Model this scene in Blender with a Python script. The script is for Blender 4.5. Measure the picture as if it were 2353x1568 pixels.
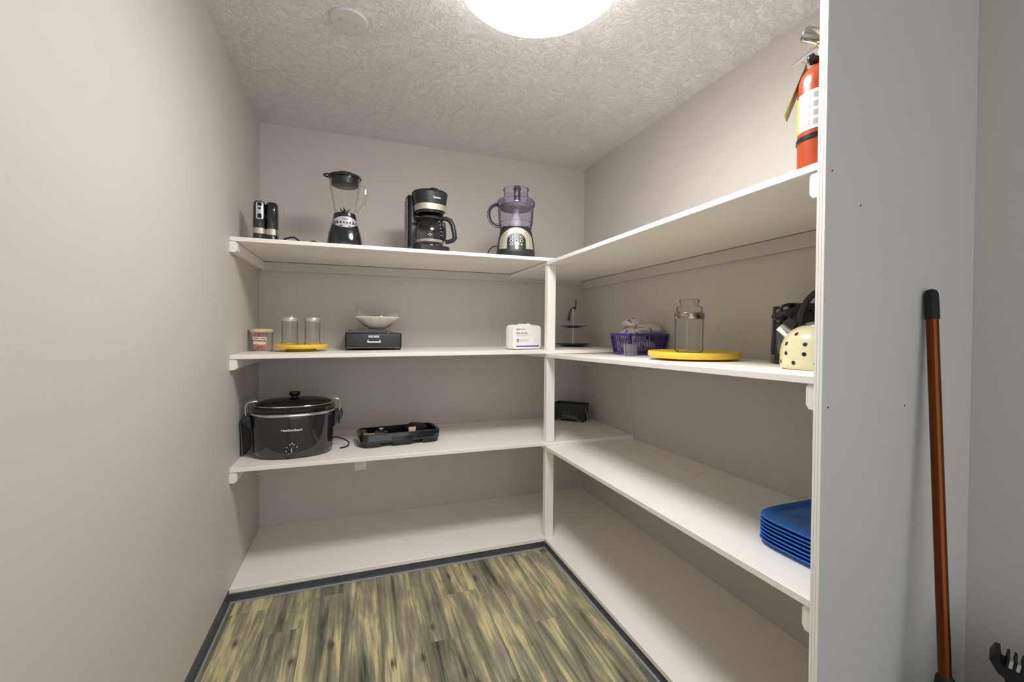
import bpy, bmesh, math, random
from mathutils import Vector, Matrix
PI = math.pi
S = bpy.context.scene
COL = S.collection
for o in list(bpy.data.objects): bpy.data.objects.remove(o)
random.seed(4)

# ------------------------------------------------------------------ camera, world, light, exposure
FPX, YAW, PITCH, ROLL = 1005.88, 0.3477, -0.0128, 0.009
cam = bpy.data.cameras.new('camera'); camo = bpy.data.objects.new('camera', cam); COL.objects.link(camo)
cam.sensor_width = 36.0; cam.lens = 36.0 * FPX / 2353
cam.shift_x = -6.08 / 2353; cam.shift_y = -14.8 / 2353
cam.clip_start = 0.02
camo.matrix_world = (Matrix.Translation((0.5328, -2.9246, 1.2465)) @ Matrix.Rotation(-YAW, 4, 'Z')
                     @ Matrix.Rotation(PI / 2 + PITCH, 4, 'X') @ Matrix.Rotation(ROLL, 4, 'Z'))
S.camera = camo

world = bpy.data.worlds.new('world'); S.world = world; world.use_nodes = True
wb = world.node_tree.nodes['Background']
wb.inputs[0].default_value = (0.97, 0.98, 1.0, 1); wb.inputs[1].default_value = 1.35   # the cool room the pantry opens onto
LAMP_STRENGTH = 40.0
LAMP_COLOUR = (1.0, 0.975, 0.945)
S.view_settings.view_transform = 'Standard'; S.view_settings.look = 'None'
S.view_settings.gamma = 1.0; S.view_settings.use_curve_mapping = False
S.view_settings.exposure = 0.15
S.cycles.max_bounces = 16; S.cycles.diffuse_bounces = 10; S.cycles.glossy_bounces = 5
S.cycles.transparent_max_bounces = 24; S.cycles.caustics_reflective = False; S.cycles.caustics_refractive = False

# ------------------------------------------------------------------ room measures (metres)
W, D1, D2, P, H = 2.139, 0.654, 0.590, 2.1965, 2.44
XR = W - D2
T = 0.019
YF = -4.2          # the pantry opens onto the next room here
BACKZ = [(1.648, 1.652), (1.118, 1.126), (0.608, 0.602), (0.0620, 0.0560)]
RIGHTZ = [1.645, 1.141, 0.607, 0.053]
def zb(i, x): a, b = BACKZ[i]; return a + (b - a) * x / XR
def zr(i, y):
    a = BACKZ[i][1] - (T + 0.0012 if i < 3 else 0); b = RIGHTZ[i]
    return a + (b - a) * (-y - D1) / (P - D1)

# ------------------------------------------------------------------ materials
MATS = {}
def nodes(name):
    m = bpy.data.materials.new(name); m.use_nodes = True
    return m, m.node_tree, m.node_tree.nodes['Principled BSDF']
def mat(name, col, rough=0.5, metal=0.0, bump=0.0, bscale=200.0, var=0.0, vscale=6.0, coat=0.0, spec=None, emit=None):
    if name in MATS: return MATS[name]
    m, nt, b = nodes(name); N = nt.nodes; L = nt.links
    b.inputs['Base Color'].default_value = (*col, 1); b.inputs['Roughness'].default_value = rough
    b.inputs['Metallic'].default_value = metal; b.inputs['Coat Weight'].default_value = coat
    b.inputs['Coat Roughness'].default_value = 0.05
    if spec is not None: b.inputs['Specular IOR Level'].default_value = spec
    tc = N.new('ShaderNodeTexCoord')
    if var:
        n = N.new('ShaderNodeTexNoise'); n.inputs['Scale'].default_value = vscale; n.inputs['Detail'].default_value = 4
        L.new(tc.outputs['Object'], n.inputs['Vector'])
        mx = N.new('ShaderNodeMix'); mx.data_type = 'RGBA'
        mx.inputs[6].default_value = (*[c * (1 - var) for c in col], 1); mx.inputs[7].default_value = (*[min(1, c * (1 + var)) for c in col], 1)
        L.new(n.outputs['Fac'], mx.inputs[0]); L.new(mx.outputs[2], b.inputs['Base Color'])
    if bump:
        n2 = N.new('ShaderNodeTexNoise'); n2.inputs['Scale'].default_value = bscale; n2.inputs['Detail'].default_value = 3
        L.new(tc.outputs['Object'], n2.inputs['Vector'])
        bp = N.new('ShaderNodeBump'); bp.inputs['Strength'].default_value = bump; bp.inputs['Distance'].default_value = 0.002
        L.new(n2.outputs['Fac'], bp.inputs['Height']); L.new(bp.outputs['Normal'], b.inputs['Normal'])
    if emit:
        b.inputs['Emission Color'].default_value = (*emit[0], 1); b.inputs['Emission Strength'].default_value = emit[1]
    MATS[name] = m; return m
def glass(name, tint=(0.96, 0.97, 0.97), body=0.03, refl=0.9, haze=None, rough=0.03):
    """thin clear wall: see-through film with a reflecting surface and an optional milky share"""
    if name in MATS: return MATS[name]
    m = bpy.data.materials.new(name); m.use_nodes = True; nt = m.node_tree; N = nt.nodes; L = nt.links
    N.remove(N['Principled BSDF']); out = N['Material Output']
    tr = N.new('ShaderNodeBsdfTransparent'); tr.inputs[0].default_value = (*tint, 1)
    gl = N.new('ShaderNodeBsdfGlossy'); gl.inputs['Roughness'].default_value = rough
    lw = N.new('ShaderNodeLayerWeight'); lw.inputs[0].default_value = 0.12
    ml = N.new('ShaderNodeMath'); ml.operation = 'MULTIPLY'; ml.inputs[1].default_value = refl
    L.new(lw.outputs['Fresnel'], ml.inputs[0])
    ad = N.new('ShaderNodeMath'); ad.operation = 'ADD'; ad.inputs[1].default_value = body
    L.new(ml.outputs[0], ad.inputs[0])
    mx = N.new('ShaderNodeMixShader'); L.new(ad.outputs[0], mx.inputs[0]); L.new(tr.outputs[0], mx.inputs[1]); L.new(gl.outputs[0], mx.inputs[2])
    last = mx
    if haze:
        df = N.new('ShaderNodeBsdfDiffuse'); df.inputs[0].default_value = (*haze[0], 1)
        m2 = N.new('ShaderNodeMixShader'); m2.inputs[0].default_value = haze[1]
        L.new(mx.outputs[0], m2.inputs[1]); L.new(df.outputs[0], m2.inputs[2]); last = m2
    L.new(last.outputs[0], out.inputs['Surface'])
    MATS[name] = m; return m

WALL = mat('wall_paint', (0.565, 0.538, 0.507), 0.55, bump=0.12, bscale=260, var=0.015, vscale=2)
PANEL = mat('panel_paint', (0.53, 0.525, 0.52), 0.5, bump=0.12, bscale=260, var=0.02, vscale=3)
SHELF = mat('shelf_paint', (0.87, 0.84, 0.80), 0.42, bump=0.15, bscale=160, var=0.02, vscale=5)
BASE = mat('vinyl_base', (0.062, 0.068, 0.080), 0.42, bump=0.05, bscale=90, var=0.10, vscale=4)
TOE = mat('vinyl_toe', (0.26, 0.28, 0.31), 0.4)
BLACK = mat('gloss_black', (0.009, 0.009, 0.010), 0.10, coat=0.5)
SATIN = mat('satin_black', (0.012, 0.012, 0.013), 0.28)
MATTE = mat('matte_black', (0.009, 0.009, 0.010), 0.55, spec=0.3)
CHAR = mat('charcoal', (0.024, 0.024, 0.027), 0.38, spec=0.4)
STEEL = mat('brushed_steel', (0.66, 0.62, 0.54), 0.42, 0.65, bump=0.05, bscale=400)
CHROME = mat('chrome', (0.70, 0.69, 0.67), 0.14, 1.0)
SILVER = mat('silver_plastic', (0.52, 0.52, 0.56), 0.32, 0.3)
WHITE = mat('white_plastic', (0.86, 0.85, 0.84), 0.35)
PRINTW = mat('white_print', (0.80, 0.80, 0.80), 0.5)
YELLOW = mat('yellow_plastic', (0.80, 0.56, 0.05), 0.38, var=0.10, vscale=25)
GLASS = glass('clear_glass', (0.935, 0.94, 0.925), 0.03, 0.85, haze=((0.6, 0.6, 0.57), 0.035))
THIN = glass('clear_thin', (0.985, 0.985, 0.98), 0.012, 0.75)

def ceiling_mat():
    m, nt, b = nodes('ceiling_texture'); N = nt.nodes; L = nt.links
    b.inputs['Base Color'].default_value = (0.76, 0.755, 0.745, 1); b.inputs['Roughness'].default_value = 0.42
    tc = N.new('ShaderNodeTexCoord')
    n0 = N.new('ShaderNodeTexNoise'); n0.inputs['Scale'].default_value = 7; n0.inputs['Detail'].default_value = 2
    L.new(tc.outputs['Object'], n0.inputs['Vector'])
    ad = N.new('ShaderNodeMix'); ad.data_type = 'RGBA'; ad.blend_type = 'ADD'; ad.inputs[0].default_value = 0.16
    L.new(tc.outputs['Object'], ad.inputs[6]); L.new(n0.outputs['Color'], ad.inputs[7])
    v = N.new('ShaderNodeTexNoise'); v.inputs['Scale'].default_value = 46; v.inputs['Detail'].default_value = 5
    v.inputs['Roughness'].default_value = 0.55; v.inputs['Distortion'].default_value = 1.6
    L.new(ad.outputs[2], v.inputs['Vector'])
    r = N.new('ShaderNodeValToRGB'); r.color_ramp.elements[0].position = 0.46; r.color_ramp.elements[1].position = 0.62
    L.new(v.outputs['Fac'], r.inputs['Fac'])
    v2 = N.new('ShaderNodeTexNoise'); v2.inputs['Scale'].default_value = 140; v2.inputs['Detail'].default_value = 3
    L.new(tc.outputs['Object'], v2.inputs['Vector'])
    sm = N.new('ShaderNodeMath'); sm.operation = 'MULTIPLY_ADD'; sm.inputs[1].default_value = 0.35
    L.new(v2.outputs['Fac'], sm.inputs[0]); L.new(r.outputs['Color'], sm.inputs[2])
    bp = N.new('ShaderNodeBump'); bp.inputs['Strength'].default_value = 0.75; bp.inputs['Distance'].default_value = 0.0035
    L.new(sm.outputs[0], bp.inputs['Height']); L.new(bp.outputs['Normal'], b.inputs['Normal'])
    return m
CEIL = ceiling_mat()

def plank_mat():
    m, nt, b = nodes('weathered_plank'); N = nt.nodes; L = nt.links
    tc = N.new('ShaderNodeTexCoord'); oi = N.new('ShaderNodeObjectInfo')
    mul = N.new('ShaderNodeVectorMath'); mul.operation = 'SCALE'; mul.inputs['Scale'].default_value = 37.0
    cmb = N.new('ShaderNodeCombineXYZ')
    for k in range(3): L.new(oi.outputs['Random'], cmb.inputs[k])
    L.new(cmb.outputs[0], mul.inputs[0])
    add = N.new('ShaderNodeVectorMath'); add.operation = 'ADD'
    L.new(tc.outputs['Object'], add.inputs[0]); L.new(mul.outputs[0], add.inputs[1])
    def noise(sx, sy, detail, dist, rough=0.6):
        mp = N.new('ShaderNodeMapping'); mp.inputs['Scale'].default_value = (sx, sy, 1)
        L.new(add.outputs[0], mp.inputs['Vector'])
        n = N.new('ShaderNodeTexNoise'); n.inputs['Scale'].default_value = 1; n.inputs['Detail'].default_value = detail
        n.inputs['Distortion'].default_value = dist; n.inputs['Roughness'].default_value = rough
        L.new(mp.outputs[0], n.inputs['Vector']); return n
    a = noise(15, 1.0, 5, 0.9)          # broad light and dark streaks
    g = noise(80, 3.5, 6, 0.8, 0.7)       # grain
    p = noise(9, 3.0, 4, 0.6)             # blotches
    s1 = N.new('ShaderNodeMath'); s1.operation = 'MULTIPLY_ADD'; s1.inputs[1].default_value = 0.50
    L.new(g.outputs['Fac'], s1.inputs[0]); L.new(a.outputs['Fac'], s1.inputs[2])
    s2 = N.new('ShaderNodeMath'); s2.operation = 'MULTIPLY_ADD'; s2.inputs[1].default_value = 0.34
    L.new(p.outputs['Fac'], s2.inputs[0]); L.new(s1.outputs[0], s2.inputs[2])
    # knots
    mpk = N.new('ShaderNodeMapping'); mpk.inputs['Scale'].default_value = (8.0, 3.2, 1)
    L.new(add.outputs[0], mpk.inputs['Vector'])
    vk = N.new('ShaderNodeTexVoronoi'); vk.voronoi_dimensions = '2D'; vk.inputs['Scale'].default_value = 1.0
    L.new(mpk.outputs[0], vk.inputs['Vector'])
    rk = N.new('ShaderNodeValToRGB'); e = rk.color_ramp.elements
    e[0].position = 0.02; e[0].color = (0, 0, 0, 1); e[1].position = 0.13; e[1].color = (1, 1, 1, 1)
    sx_ = N.new('ShaderNodeSeparateColor'); L.new(vk.outputs['Color'], sx_.inputs[0])
    ga = N.new('ShaderNodeMath'); ga.operation = 'LESS_THAN'; ga.inputs[1].default_value = 0.62; L.new(sx_.outputs[0], ga.inputs[0])
    gb_ = N.new('ShaderNodeMath'); gb_.operation = 'MULTIPLY_ADD'; gb_.inputs[1].default_value = 0.35
    L.new(g.outputs['Fac'], gb_.inputs[0]); gb_.inputs[2].default_value = -0.175
    gc = N.new('ShaderNodeMath'); gc.operation = 'ADD'; L.new(ga.outputs[0], gc.inputs[0]); L.new(vk.outputs['Distance'], gc.inputs[1])
    gd = N.new('ShaderNodeMath'); gd.operation = 'ADD'; L.new(gc.outputs[0], gd.inputs[0]); L.new(gb_.outputs[0], gd.inputs[1])
    L.new(gd.outputs[0], rk.inputs['Fac'])
    rr = N.new('ShaderNodeValToRGB'); c = rr.color_ramp
    c.elements[0].position = 0.62; c.elements[0].color = (0.050, 0.044, 0.028, 1)
    c.elements[1].position = 1.0; c.elements[1].color = (0.60, 0.52, 0.29, 1)
    for pos, col in ((0.71, (0.110, 0.112, 0.075, 1)), (0.80, (0.200, 0.19, 0.135, 1)), (0.885, (0.285, 0.262, 0.180, 1)), (0.945, (0.44, 0.385, 0.225, 1))):
        el = c.elements.new(pos); el.color = col
    sc_ = N.new('ShaderNodeMath'); sc_.operation = 'MULTIPLY'; sc_.inputs[1].default_value = 0.94
    L.new(s2.outputs[0], sc_.inputs[0]); L.new(sc_.outputs[0], rr.inputs['Fac'])
    mk = N.new('ShaderNodeMix'); mk.data_type = 'RGBA'; mk.inputs[6].default_value = (0.07, 0.06, 0.04, 1)
    L.new(rk.outputs['Color'], mk.inputs[0]); L.new(rr.outputs['Color'], mk.inputs[7])
    L.new(mk.outputs[2], b.inputs['Base Color'])
    b.inputs['Roughness'].default_value = 0.45
    bp = N.new('ShaderNodeBump'); bp.inputs['Strength'].default_value = 0.25; bp.inputs['Distance'].default_value = 0.001
    L.new(g.outputs['Fac'], bp.inputs['Height']); L.new(bp.outputs['Normal'], b.inputs['Normal'])
    return m
PLANK = plank_mat()

# ------------------------------------------------------------------ mesh helpers
def BM(): return bmesh.new()
def obj(name, bm, m, parent=None, smooth=True, angle=35, loc=None, rot=None):
    bmesh.ops.recalc_face_normals(bm, faces=bm.faces)
    me = bpy.data.meshes.new(name); bm.to_mesh(me); bm.free()
    if m: me.materials.append(m)
    if smooth:
        for p in me.polygons: p.use_smooth = True
        me.set_sharp_from_angle(angle=math.radians(angle))
    o = bpy.data.objects.new(name, me); COL.objects.link(o)
    if parent: o.parent = parent
    if loc is not None: o.location = loc
    if rot is not None: o.rotation_euler = rot
    return o
def tag(o, label, cat, group=None, kind=None):
    if label: o['label'] = label
    if cat: o['category'] = cat
    if group: o['group'] = group
    if kind: o['kind'] = kind
    return o
def thing(name, label, cat, loc=(0, 0, 0), rz=0.0, group=None):
    o = bpy.data.objects.new(name, None); COL.objects.link(o); o.empty_display_size = 0.05
    o.location = loc; o.rotation_euler = (0, 0, rz)
    return tag(o, label, cat, group)
def struct(name, bm, m, label=None, **k):
    o = obj(name, bm, m, **k); o['kind'] = 'structure'
    if label: o['label'] = label
    return o
def box(bm, x0, x1, y0, y1, z0, z1, bev=0.0, seg=2, M=None):
    vs = [bm.verts.new((x, y, z)) for z in (z0, z1) for y in (y0, y1) for x in (x0, x1)]
    fs = [bm.faces.new([vs[i] for i in q]) for q in ((0, 2, 3, 1), (4, 5, 7, 6), (0, 1, 5, 4), (2, 6, 7, 3), (0, 4, 6, 2), (1, 3, 7, 5))]
    geo = vs
    if bev:
        es = list({e for f in fs for e in f.edges})
        r = bmesh.ops.bevel(bm, geom=es, offset=bev, segments=seg, profile=0.5, affect='EDGES')
        geo = list({v for f in r['faces'] for v in f.verts} | {v for v in vs if v.is_valid})
    if M is not None: bmesh.ops.transform(bm, matrix=M, verts=geo)
    return bm
def hexa(bm, pts):
    vs = [bm.verts.new(p) for p in pts]
    for q in ((0, 2, 3, 1), (4, 5, 7, 6), (0, 1, 5, 4), (2, 6, 7, 3), (0, 4, 6, 2), (1, 3, 7, 5)): bm.faces.new([vs[i] for i in q])
    return bm
def rings(bm, loops, cap0=True, cap1=True, closed=True):
    vv = [[bm.verts.new(p) for p in l] for l in loops]
    n = len(vv[0])
    for a, b in zip(vv, vv[1:]):
        for i in range(n if closed else n - 1):
            j = (i + 1) % n
            bm.faces.new((a[i], a[j], b[j], b[i]))
    if cap0: bm.faces.new(list(reversed(vv[0])))
    if cap1: bm.faces.new(vv[-1])
    return vv
def lathe(bm, prof, n=32, cx=0, cy=0, sx=1, sy=1, ex=2.0, cap0=True, cap1=True, M=None):
    loops = []
    for r, z in prof:
        l = []
        for k in range(n):
            t = 2 * PI * k / n; c, s = math.cos(t), math.sin(t)
            if ex != 2.0: c = math.copysign(abs(c) ** (2 / ex), c); s = math.copysign(abs(s) ** (2 / ex), s)
            p = Vector((cx + r * sx * c, cy + r * sy * s, z))
            l.append(M @ p if M is not None else p)
        loops.append(l)
    rings(bm, loops, cap0, cap1); return bm
def tube(bm, pts, r, n=10, closed=False, flat=1.0, up=None):
    pts = [Vector(p) for p in pts]; m = len(pts); loops = []
    nrm = Vector(up) if up else None
    for i, p in enumerate(pts):
        if closed: t = pts[(i + 1) % m] - pts[i - 1]
        else: t = pts[min(i + 1, m - 1)] - pts[max(i - 1, 0)]
        t.normalize()
        if nrm is None or abs(nrm.dot(t)) > 0.999:
            nrm = t.orthogonal()
        u = (nrm - t * nrm.dot(t)).normalized(); v = t.cross(u); nrm = u
        rr = r[i] if isinstance(r, (list, tuple)) else r
        loops.append([p + u * rr * math.cos(2 * PI * k / n) + v * rr * flat * math.sin(2 * PI * k / n) for k in range(n)])
    if closed: loops.append(loops[0])
    if closed:
        vv = [[bm.verts.new(p) for p in l] for l in loops[:-1]]
        for i in range(m):
            a, b = vv[i], vv[(i + 1) % m]
            for k in range(n): bm.faces.new((a[k], a[(k + 1) % n], b[(k + 1) % n], b[k]))
    else: rings(bm, loops)
    return bm
def smooth_path(pts, sub=6):
    pts = [Vector(p) for p in pts]; out = []
    for i in range(len(pts) - 1):
        p0, p1, p2, p3 = pts[max(i - 1, 0)], pts[i], pts[i + 1], pts[min(i + 2, len(pts) - 1)]
        for k in range(sub):
            t = k / sub
            out.append(0.5 * ((2 * p1) + (p2 - p0) * t + (2 * p0 - 5 * p1 + 4 * p2 - p3) * t * t + (3 * p1 - p0 - 3 * p2 + p3) * t ** 3))
    out.append(pts[-1]); return out
def prism(bm, poly, f0, f1):
    """poly 2-D, f0/f1 map (a,b) to the two end faces"""
    rings(bm, [[Vector(f0(*p)) for p in poly], [Vector(f1(*p)) for p in poly]]); return bm
def rrect(w, h, r, n=5, cx=0, cy=0):
    o = []
    for ix, iy, a0 in ((1, 1, 0), (-1, 1, PI / 2), (-1, -1, PI), (1, -1, 1.5 * PI)):
        for k in range(n + 1):
            a = a0 + PI / 2 * k / n
            o.append((cx + ix * (w / 2 - r) + r * math.cos(a), cy + iy * (h / 2 - r) + r * math.sin(a)))
    return o
def ell(a, b, n=28, cx=0, cy=0): return [(cx + a * math.cos(2 * PI * k / n), cy + b * math.sin(2 * PI * k / n)) for k in range(n)]
class Loft:
    """rounded column given by (z, half width, half depth) stations"""
    def __init__(s, st, ex=2.6): s.st = st; s.ex = ex
    def ab(s, z):
        st = s.st
        if z <= st[0][0]: return st[0][1:]
        for p, q in zip(st, st[1:]):
            if z <= q[0]:
                t = (z - p[0]) / (q[0] - p[0] + 1e-9); return (p[1] + (q[1] - p[1]) * t, p[2] + (q[2] - p[2]) * t)
        return st[-1][1:]
    def mesh(s, bm, n=40, cap0=True, cap1=True):
        loops = []
        for z, a, b in s.st:
            l = []
            for k in range(n):
                t = 2 * PI * k / n; c, q = math.cos(t), math.sin(t)
                c = math.copysign(abs(c) ** (2 / s.ex), c); q = math.copysign(abs(q) ** (2 / s.ex), q)
                l.append((a * c, b * q, z))
            loops.append(l)
        rings(bm, loops, cap0, cap1); return bm
    def front(s, x, z, off=0.0):
        a, b = s.ab(z); u = min(0.98, abs(x / a))
        return Vector((x, -b * (1 - u ** s.ex) ** (1 / s.ex) - off, z))
def on_surface(bm, poly_c, fn, off, thick=0.001, nr=3):
    """cover a 2-D outline with centre point onto fn(x,z,off) as a thin plate with a rim"""
    cx = sum(p[0] for p in poly_c) / len(poly_c); cz = sum(p[1] for p in poly_c) / len(poly_c)
    c = bm.verts.new(fn(cx, cz, off + thick)); prev = None; n = len(poly_c)
    for k in range(1, nr + 1):
        t = k / nr
        ring = [bm.verts.new(fn(cx + (x - cx) * t, cz + (z - cz) * t, off + thick)) for x, z in poly_c]
        for i in range(n):
            j = (i + 1) % n
            bm.faces.new((c, ring[i], ring[j])) if prev is None else bm.faces.new((prev[i], ring[i], ring[j], prev[j]))
        prev = ring
    rim = [bm.verts.new(fn(x, z, off - thick)) for x, z in poly_c]
    for i in range(n): bm.faces.new((prev[i], rim[i], rim[(i + 1) % n], prev[(i + 1) % n]))
    return bm
def strip(bm, outer, inner, fn, off, thick=0.001, k=6):
    rows = []
    for q in range(k + 1):
        t = q / k
        rows.append([bm.verts.new(fn(x0 + (x1 - x0) * t, z0 + (z1 - z0) * t, off + thick)) for (x0, z0), (x1, z1) in zip(outer, inner)])
    rows.insert(0, [bm.verts.new(fn(x, z, off - thick)) for x, z in outer]); rows.append([bm.verts.new(fn(x, z, off - thick)) for x, z in inner])
    for a, b in zip(rows, rows[1:]):
        for i in range(len(a) - 1): bm.faces.new((a[i], a[i + 1], b[i + 1], b[i]))
    return bm
def text_mesh(txt, size, fn, align='CENTER', bold=0.0, sx=1.0, shear=0.0):
    """lettering as thin geometry: (tx,tz,depth) of each vertex goes through fn"""
    cu = bpy.data.curves.new('lettering', 'FONT'); cu.body = txt; cu.size = size; cu.align_x = align; cu.align_y = 'CENTER'
    cu.extrude = 0.0004; cu.offset = bold; cu.resolution_u = 2; cu.shear = shear
    t = bpy.data.objects.new('lettering', cu); COL.objects.link(t)
    dg = bpy.context.evaluated_depsgraph_get(); dg.update()
    me = bpy.data.meshes.new_from_object(t.evaluated_get(dg))
    bpy.data.objects.remove(t); bpy.data.curves.remove(cu)
    for v in me.vertices: v.co = fn(v.co.x * sx, v.co.y, v.co.z)
    bm = BM(); bm.from_mesh(me); bpy.data.meshes.remove(me); return bm
def flat_front(y0, cx=0, cz=0): return lambda x, z, d: Vector((cx + x, y0 - 0.0004 - d, cz + z))

# ------------------------------------------------------------------ the room
bm = BM(); box(bm, -0.12, W + 0.12, YF, 0.12, -0.08, -0.004)
floor = struct('floor', bm, mat('floor_underlay', (0.03, 0.027, 0.02), 0.8), 'weathered grey and cream wood-look plank floor', smooth=False)
PW, PL = 0.152, 1.20
firsts = [-0.755, -0.936, -0.738, -0.35, -0.60, -1.20, -0.910, -0.45, -1.22, -0.70, -0.40, -0.82, -0.55, -0.98, -0.30]
def plank_mesh(w, l):
    b = BM(); g = 0.00035; c = 0.0005
    x0, x1, y0, y1 = -w / 2 + g, w / 2 - g, -l / 2 + g, l / 2 - g
    loops = [[(x0, y0, -0.004), (x1, y0, -0.004), (x1, y1, -0.004), (x0, y1, -0.004)],
             [(x0, y0, -c), (x1, y0, -c), (x1, y1, -c), (x0, y1, -c)],
             [(x0 + c, y0 + c, 0), (x1 - c, y0 + c, 0), (x1 - c, y1 - c, 0), (x0 + c, y1 - c, 0)]]
    rings(b, loops, cap0=False)
    me = bpy.data.meshes.new('plank'); b.to_mesh(me); b.free(); me.materials.append(PLANK); return me
full = {}
for i in range(14):
    x0 = max(0.0, 0.026 + PW * (i - 1) + (0 if i else 0)); x1 = min(W, 0.026 + PW * i)
    if x1 - x0 < 0.005: continue
    j = firsts[(i - 1) % len(firsts)]
    while j < 0: j += PL
    y1 = j
    while y1 > YF + 0.01:
        y0 = y1 - PL; a, b_ = max(y0, YF), min(y1, 0.0)
        if b_ - a > 0.02 and b_ > -3.6:
            key = (round(x1 - x0, 4), round(b_ - a, 4))
            if key not in full: full[key] = plank_mesh(x1 - x0, b_ - a)
            o = bpy.data.objects.new('plank', full[key]); COL.objects.link(o); o.parent = floor
            o.location = ((x0 + x1) / 2, (a + b_) / 2, 0)
        y1 = y0
bm = BM(); box(bm, -0.12, W + 0.12, YF, 0.12, H, H + 0.1)
struct('ceiling', bm, CEIL, 'white ceiling with rough hand-stomped plaster texture', smooth=False)
bm = BM(); box(bm, -0.12, 0.0, YF, 0.12, -0.08, H)
struct('wall_left', bm, WALL, 'plain warm greige painted wall on the left', smooth=False)
bm = BM(); box(bm, 0.0, W, 0.0, 0.12, -0.08, H)
struct('wall_back', bm, WALL, 'warm greige painted wall behind the long shelves', smooth=False)
bm = BM(); box(bm, W, W + 0.12, YF, 0.12, -0.08, H)
struct('wall_right', bm, WALL, 'warm greige painted wall behind the shelves on the right', smooth=False)
# end panel that closes the right-hand shelves
ep = thing('end_panel', 'tall painted plywood end panel closing the right-hand shelves, broom leaning on it', 'panel', (XR, -P, 0))
bm = BM(); box(bm, 0, D2 - 0.0005, -0.0195, 0, 0.0, H - 0.001); obj('board', bm, PANEL, ep, smooth=False)
bm = BM()
for k, (a, b_) in enumerate(((0.0, 0.0060), (0.0066, 0.0128), (0.0134, 0.0195))):
    box(bm, -0.0022, 0.0, -b_, -a, 0.0, H - 0.0012, bev=0.0004, seg=1)
obj('plywood_edge', bm, SHELF, ep, smooth=False)
for x, z in ((0.02, 1.62), (0.02, 1.07), (0.30, 1.06), (0.12, 1.55)):
    bm = BM(); lathe(bm, [(0.0022, 0), (0.0018, 0.0008)], 10, M=Matrix.Translation((x, -0.0195, z)) @ Matrix.Rotation(PI / 2, 4, 'X'))
    obj('nail_head', bm, CHAR, ep)

# vinyl base below the bottom shelves and along the left wall
def baseboard(name, poly_len, place, label, h):
    prof = [(0.0, 0.0), (-0.011, 0.0), (-0.011, 0.0022), (-0.006, 0.004), (-0.0035, 0.010), (-0.003, h), (0.0, h)]
    bm = BM(); prism(bm, prof, lambda a, b: place(a, 0, b), lambda a, b: place(a, poly_len, b))
    o = struct(name, bm, BASE, label, smooth=False)
    bm = BM(); prism(bm, [(-0.0135, 0.0003), (-0.0110, 0.0003), (-0.0065, 0.0040), (-0.0070, 0.0052), (-0.0135, 0.0020)],
                     lambda a, b: place(a, 0, b), lambda a, b: place(a, poly_len, b))
    obj('toe', bm, TOE, o, smooth=False)
    return o
kb = zb(3, 0.7) - T - 0.0006
bm = BM(); box(bm, 0.0, XR + 0.02, -D1 + 0.0070, -D1 + 0.023, 0.0, kb - 0.001)
struct('trim_1', bm, SHELF, 'toe kick board under the back bottom shelf', smooth=False)
bm = BM(); box(bm, XR + 0.0070, XR + 0.023, -P + 0.001, -D1 + 0.006, 0.0, zr(3, -P) - T - 0.0015)
struct('trim_2', bm, SHELF, 'toe kick board under the right bottom shelf', smooth=False)
baseboard('baseboard_back', XR + 0.003, lambda a, s, b: (s, -D1 + 0.0065 + a, b), 'dark blue-grey vinyl base below the back shelves', 0.0365)
baseboard('baseboard_right', P - D1 - 0.002, lambda a, s, b: (XR + 0.0065 + a, -D1 - 0.001 - s, b), 'dark blue-grey vinyl base below the right shelves', 0.0328)
baseboard('baseboard_left', -YF - D1 - 0.022, lambda a, s, b: (-a, -D1 - 0.0075 - s, b), 'dark grey vinyl base along the left wall', 0.062)

# ------------------------------------------------------------------ shelves
ORD = ['top', 'second', 'third', 'bottom']
def cleat_profile(w, h): return [(0, 0), (w * 0.72, 0), (w, -h * 0.12), (w, -h * 0.82), (w * 0.66, -h), (0, -h)]
for i in range(4):
    lab = ['top back shelf carrying blender, coffee maker and food processor', 'second back shelf carrying first aid kit and black drawer',
           'third back shelf carrying the slow cooker and griddle base', 'empty bottom back shelf just above the floor'][i]
    t = thing('wall_shelf', 'long off-white ' + lab, 'shelf', (0, 0, 0), group='painted pantry shelves')
    xe = W - 0.001 if i < 3 else XR
    z0, z1 = zb(i, 0), zb(i, xe)
    bm = BM()
    hexa(bm, [(0.0006, -D1, z0 - T), (xe, -D1, z1 - T), (0.0006, -0.0006, z0 - T), (xe, -0.0006, z1 - T),
              (0.0006, -D1, z0), (xe, -D1, z1), (0.0006, -0.0006, z0), (xe, -0.0006, z1)])
    bmesh.ops.bevel(bm, geom=list(bm.edges), offset=0.0012, segments=1, affect='EDGES')
    obj('board', bm, SHELF, t, smooth=False)
    if i < 3:
        pr = cleat_profile(0.030, 0.048); zz = z0 - T - 0.0012
        bm = BM(); prism(bm, pr, lambda a, b: (0.0005 + a, -0.021, zz + b), lambda a, b: (0.0005 + a, -D1 + 0.004, zz + b)); obj('cleat', bm, SHELF, t, smooth=False)
        bm = BM(); za, zc = z0 - T - 0.003, zb(i, W) - T - 0.003
        hexa(bm, [(0.001, -0.02, za - 0.05), (W - 0.021, -0.02, zc - 0.05), (0.001, -0.0006, za - 0.05), (W - 0.021, -0.0006, zc - 0.05),
                  (0.001, -0.02, za), (W - 0.021, -0.02, zc), (0.001, -0.0006, za), (W - 0.021, -0.0006, zc)])
        obj('cleat', bm, WALL, t, smooth=False)
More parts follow.
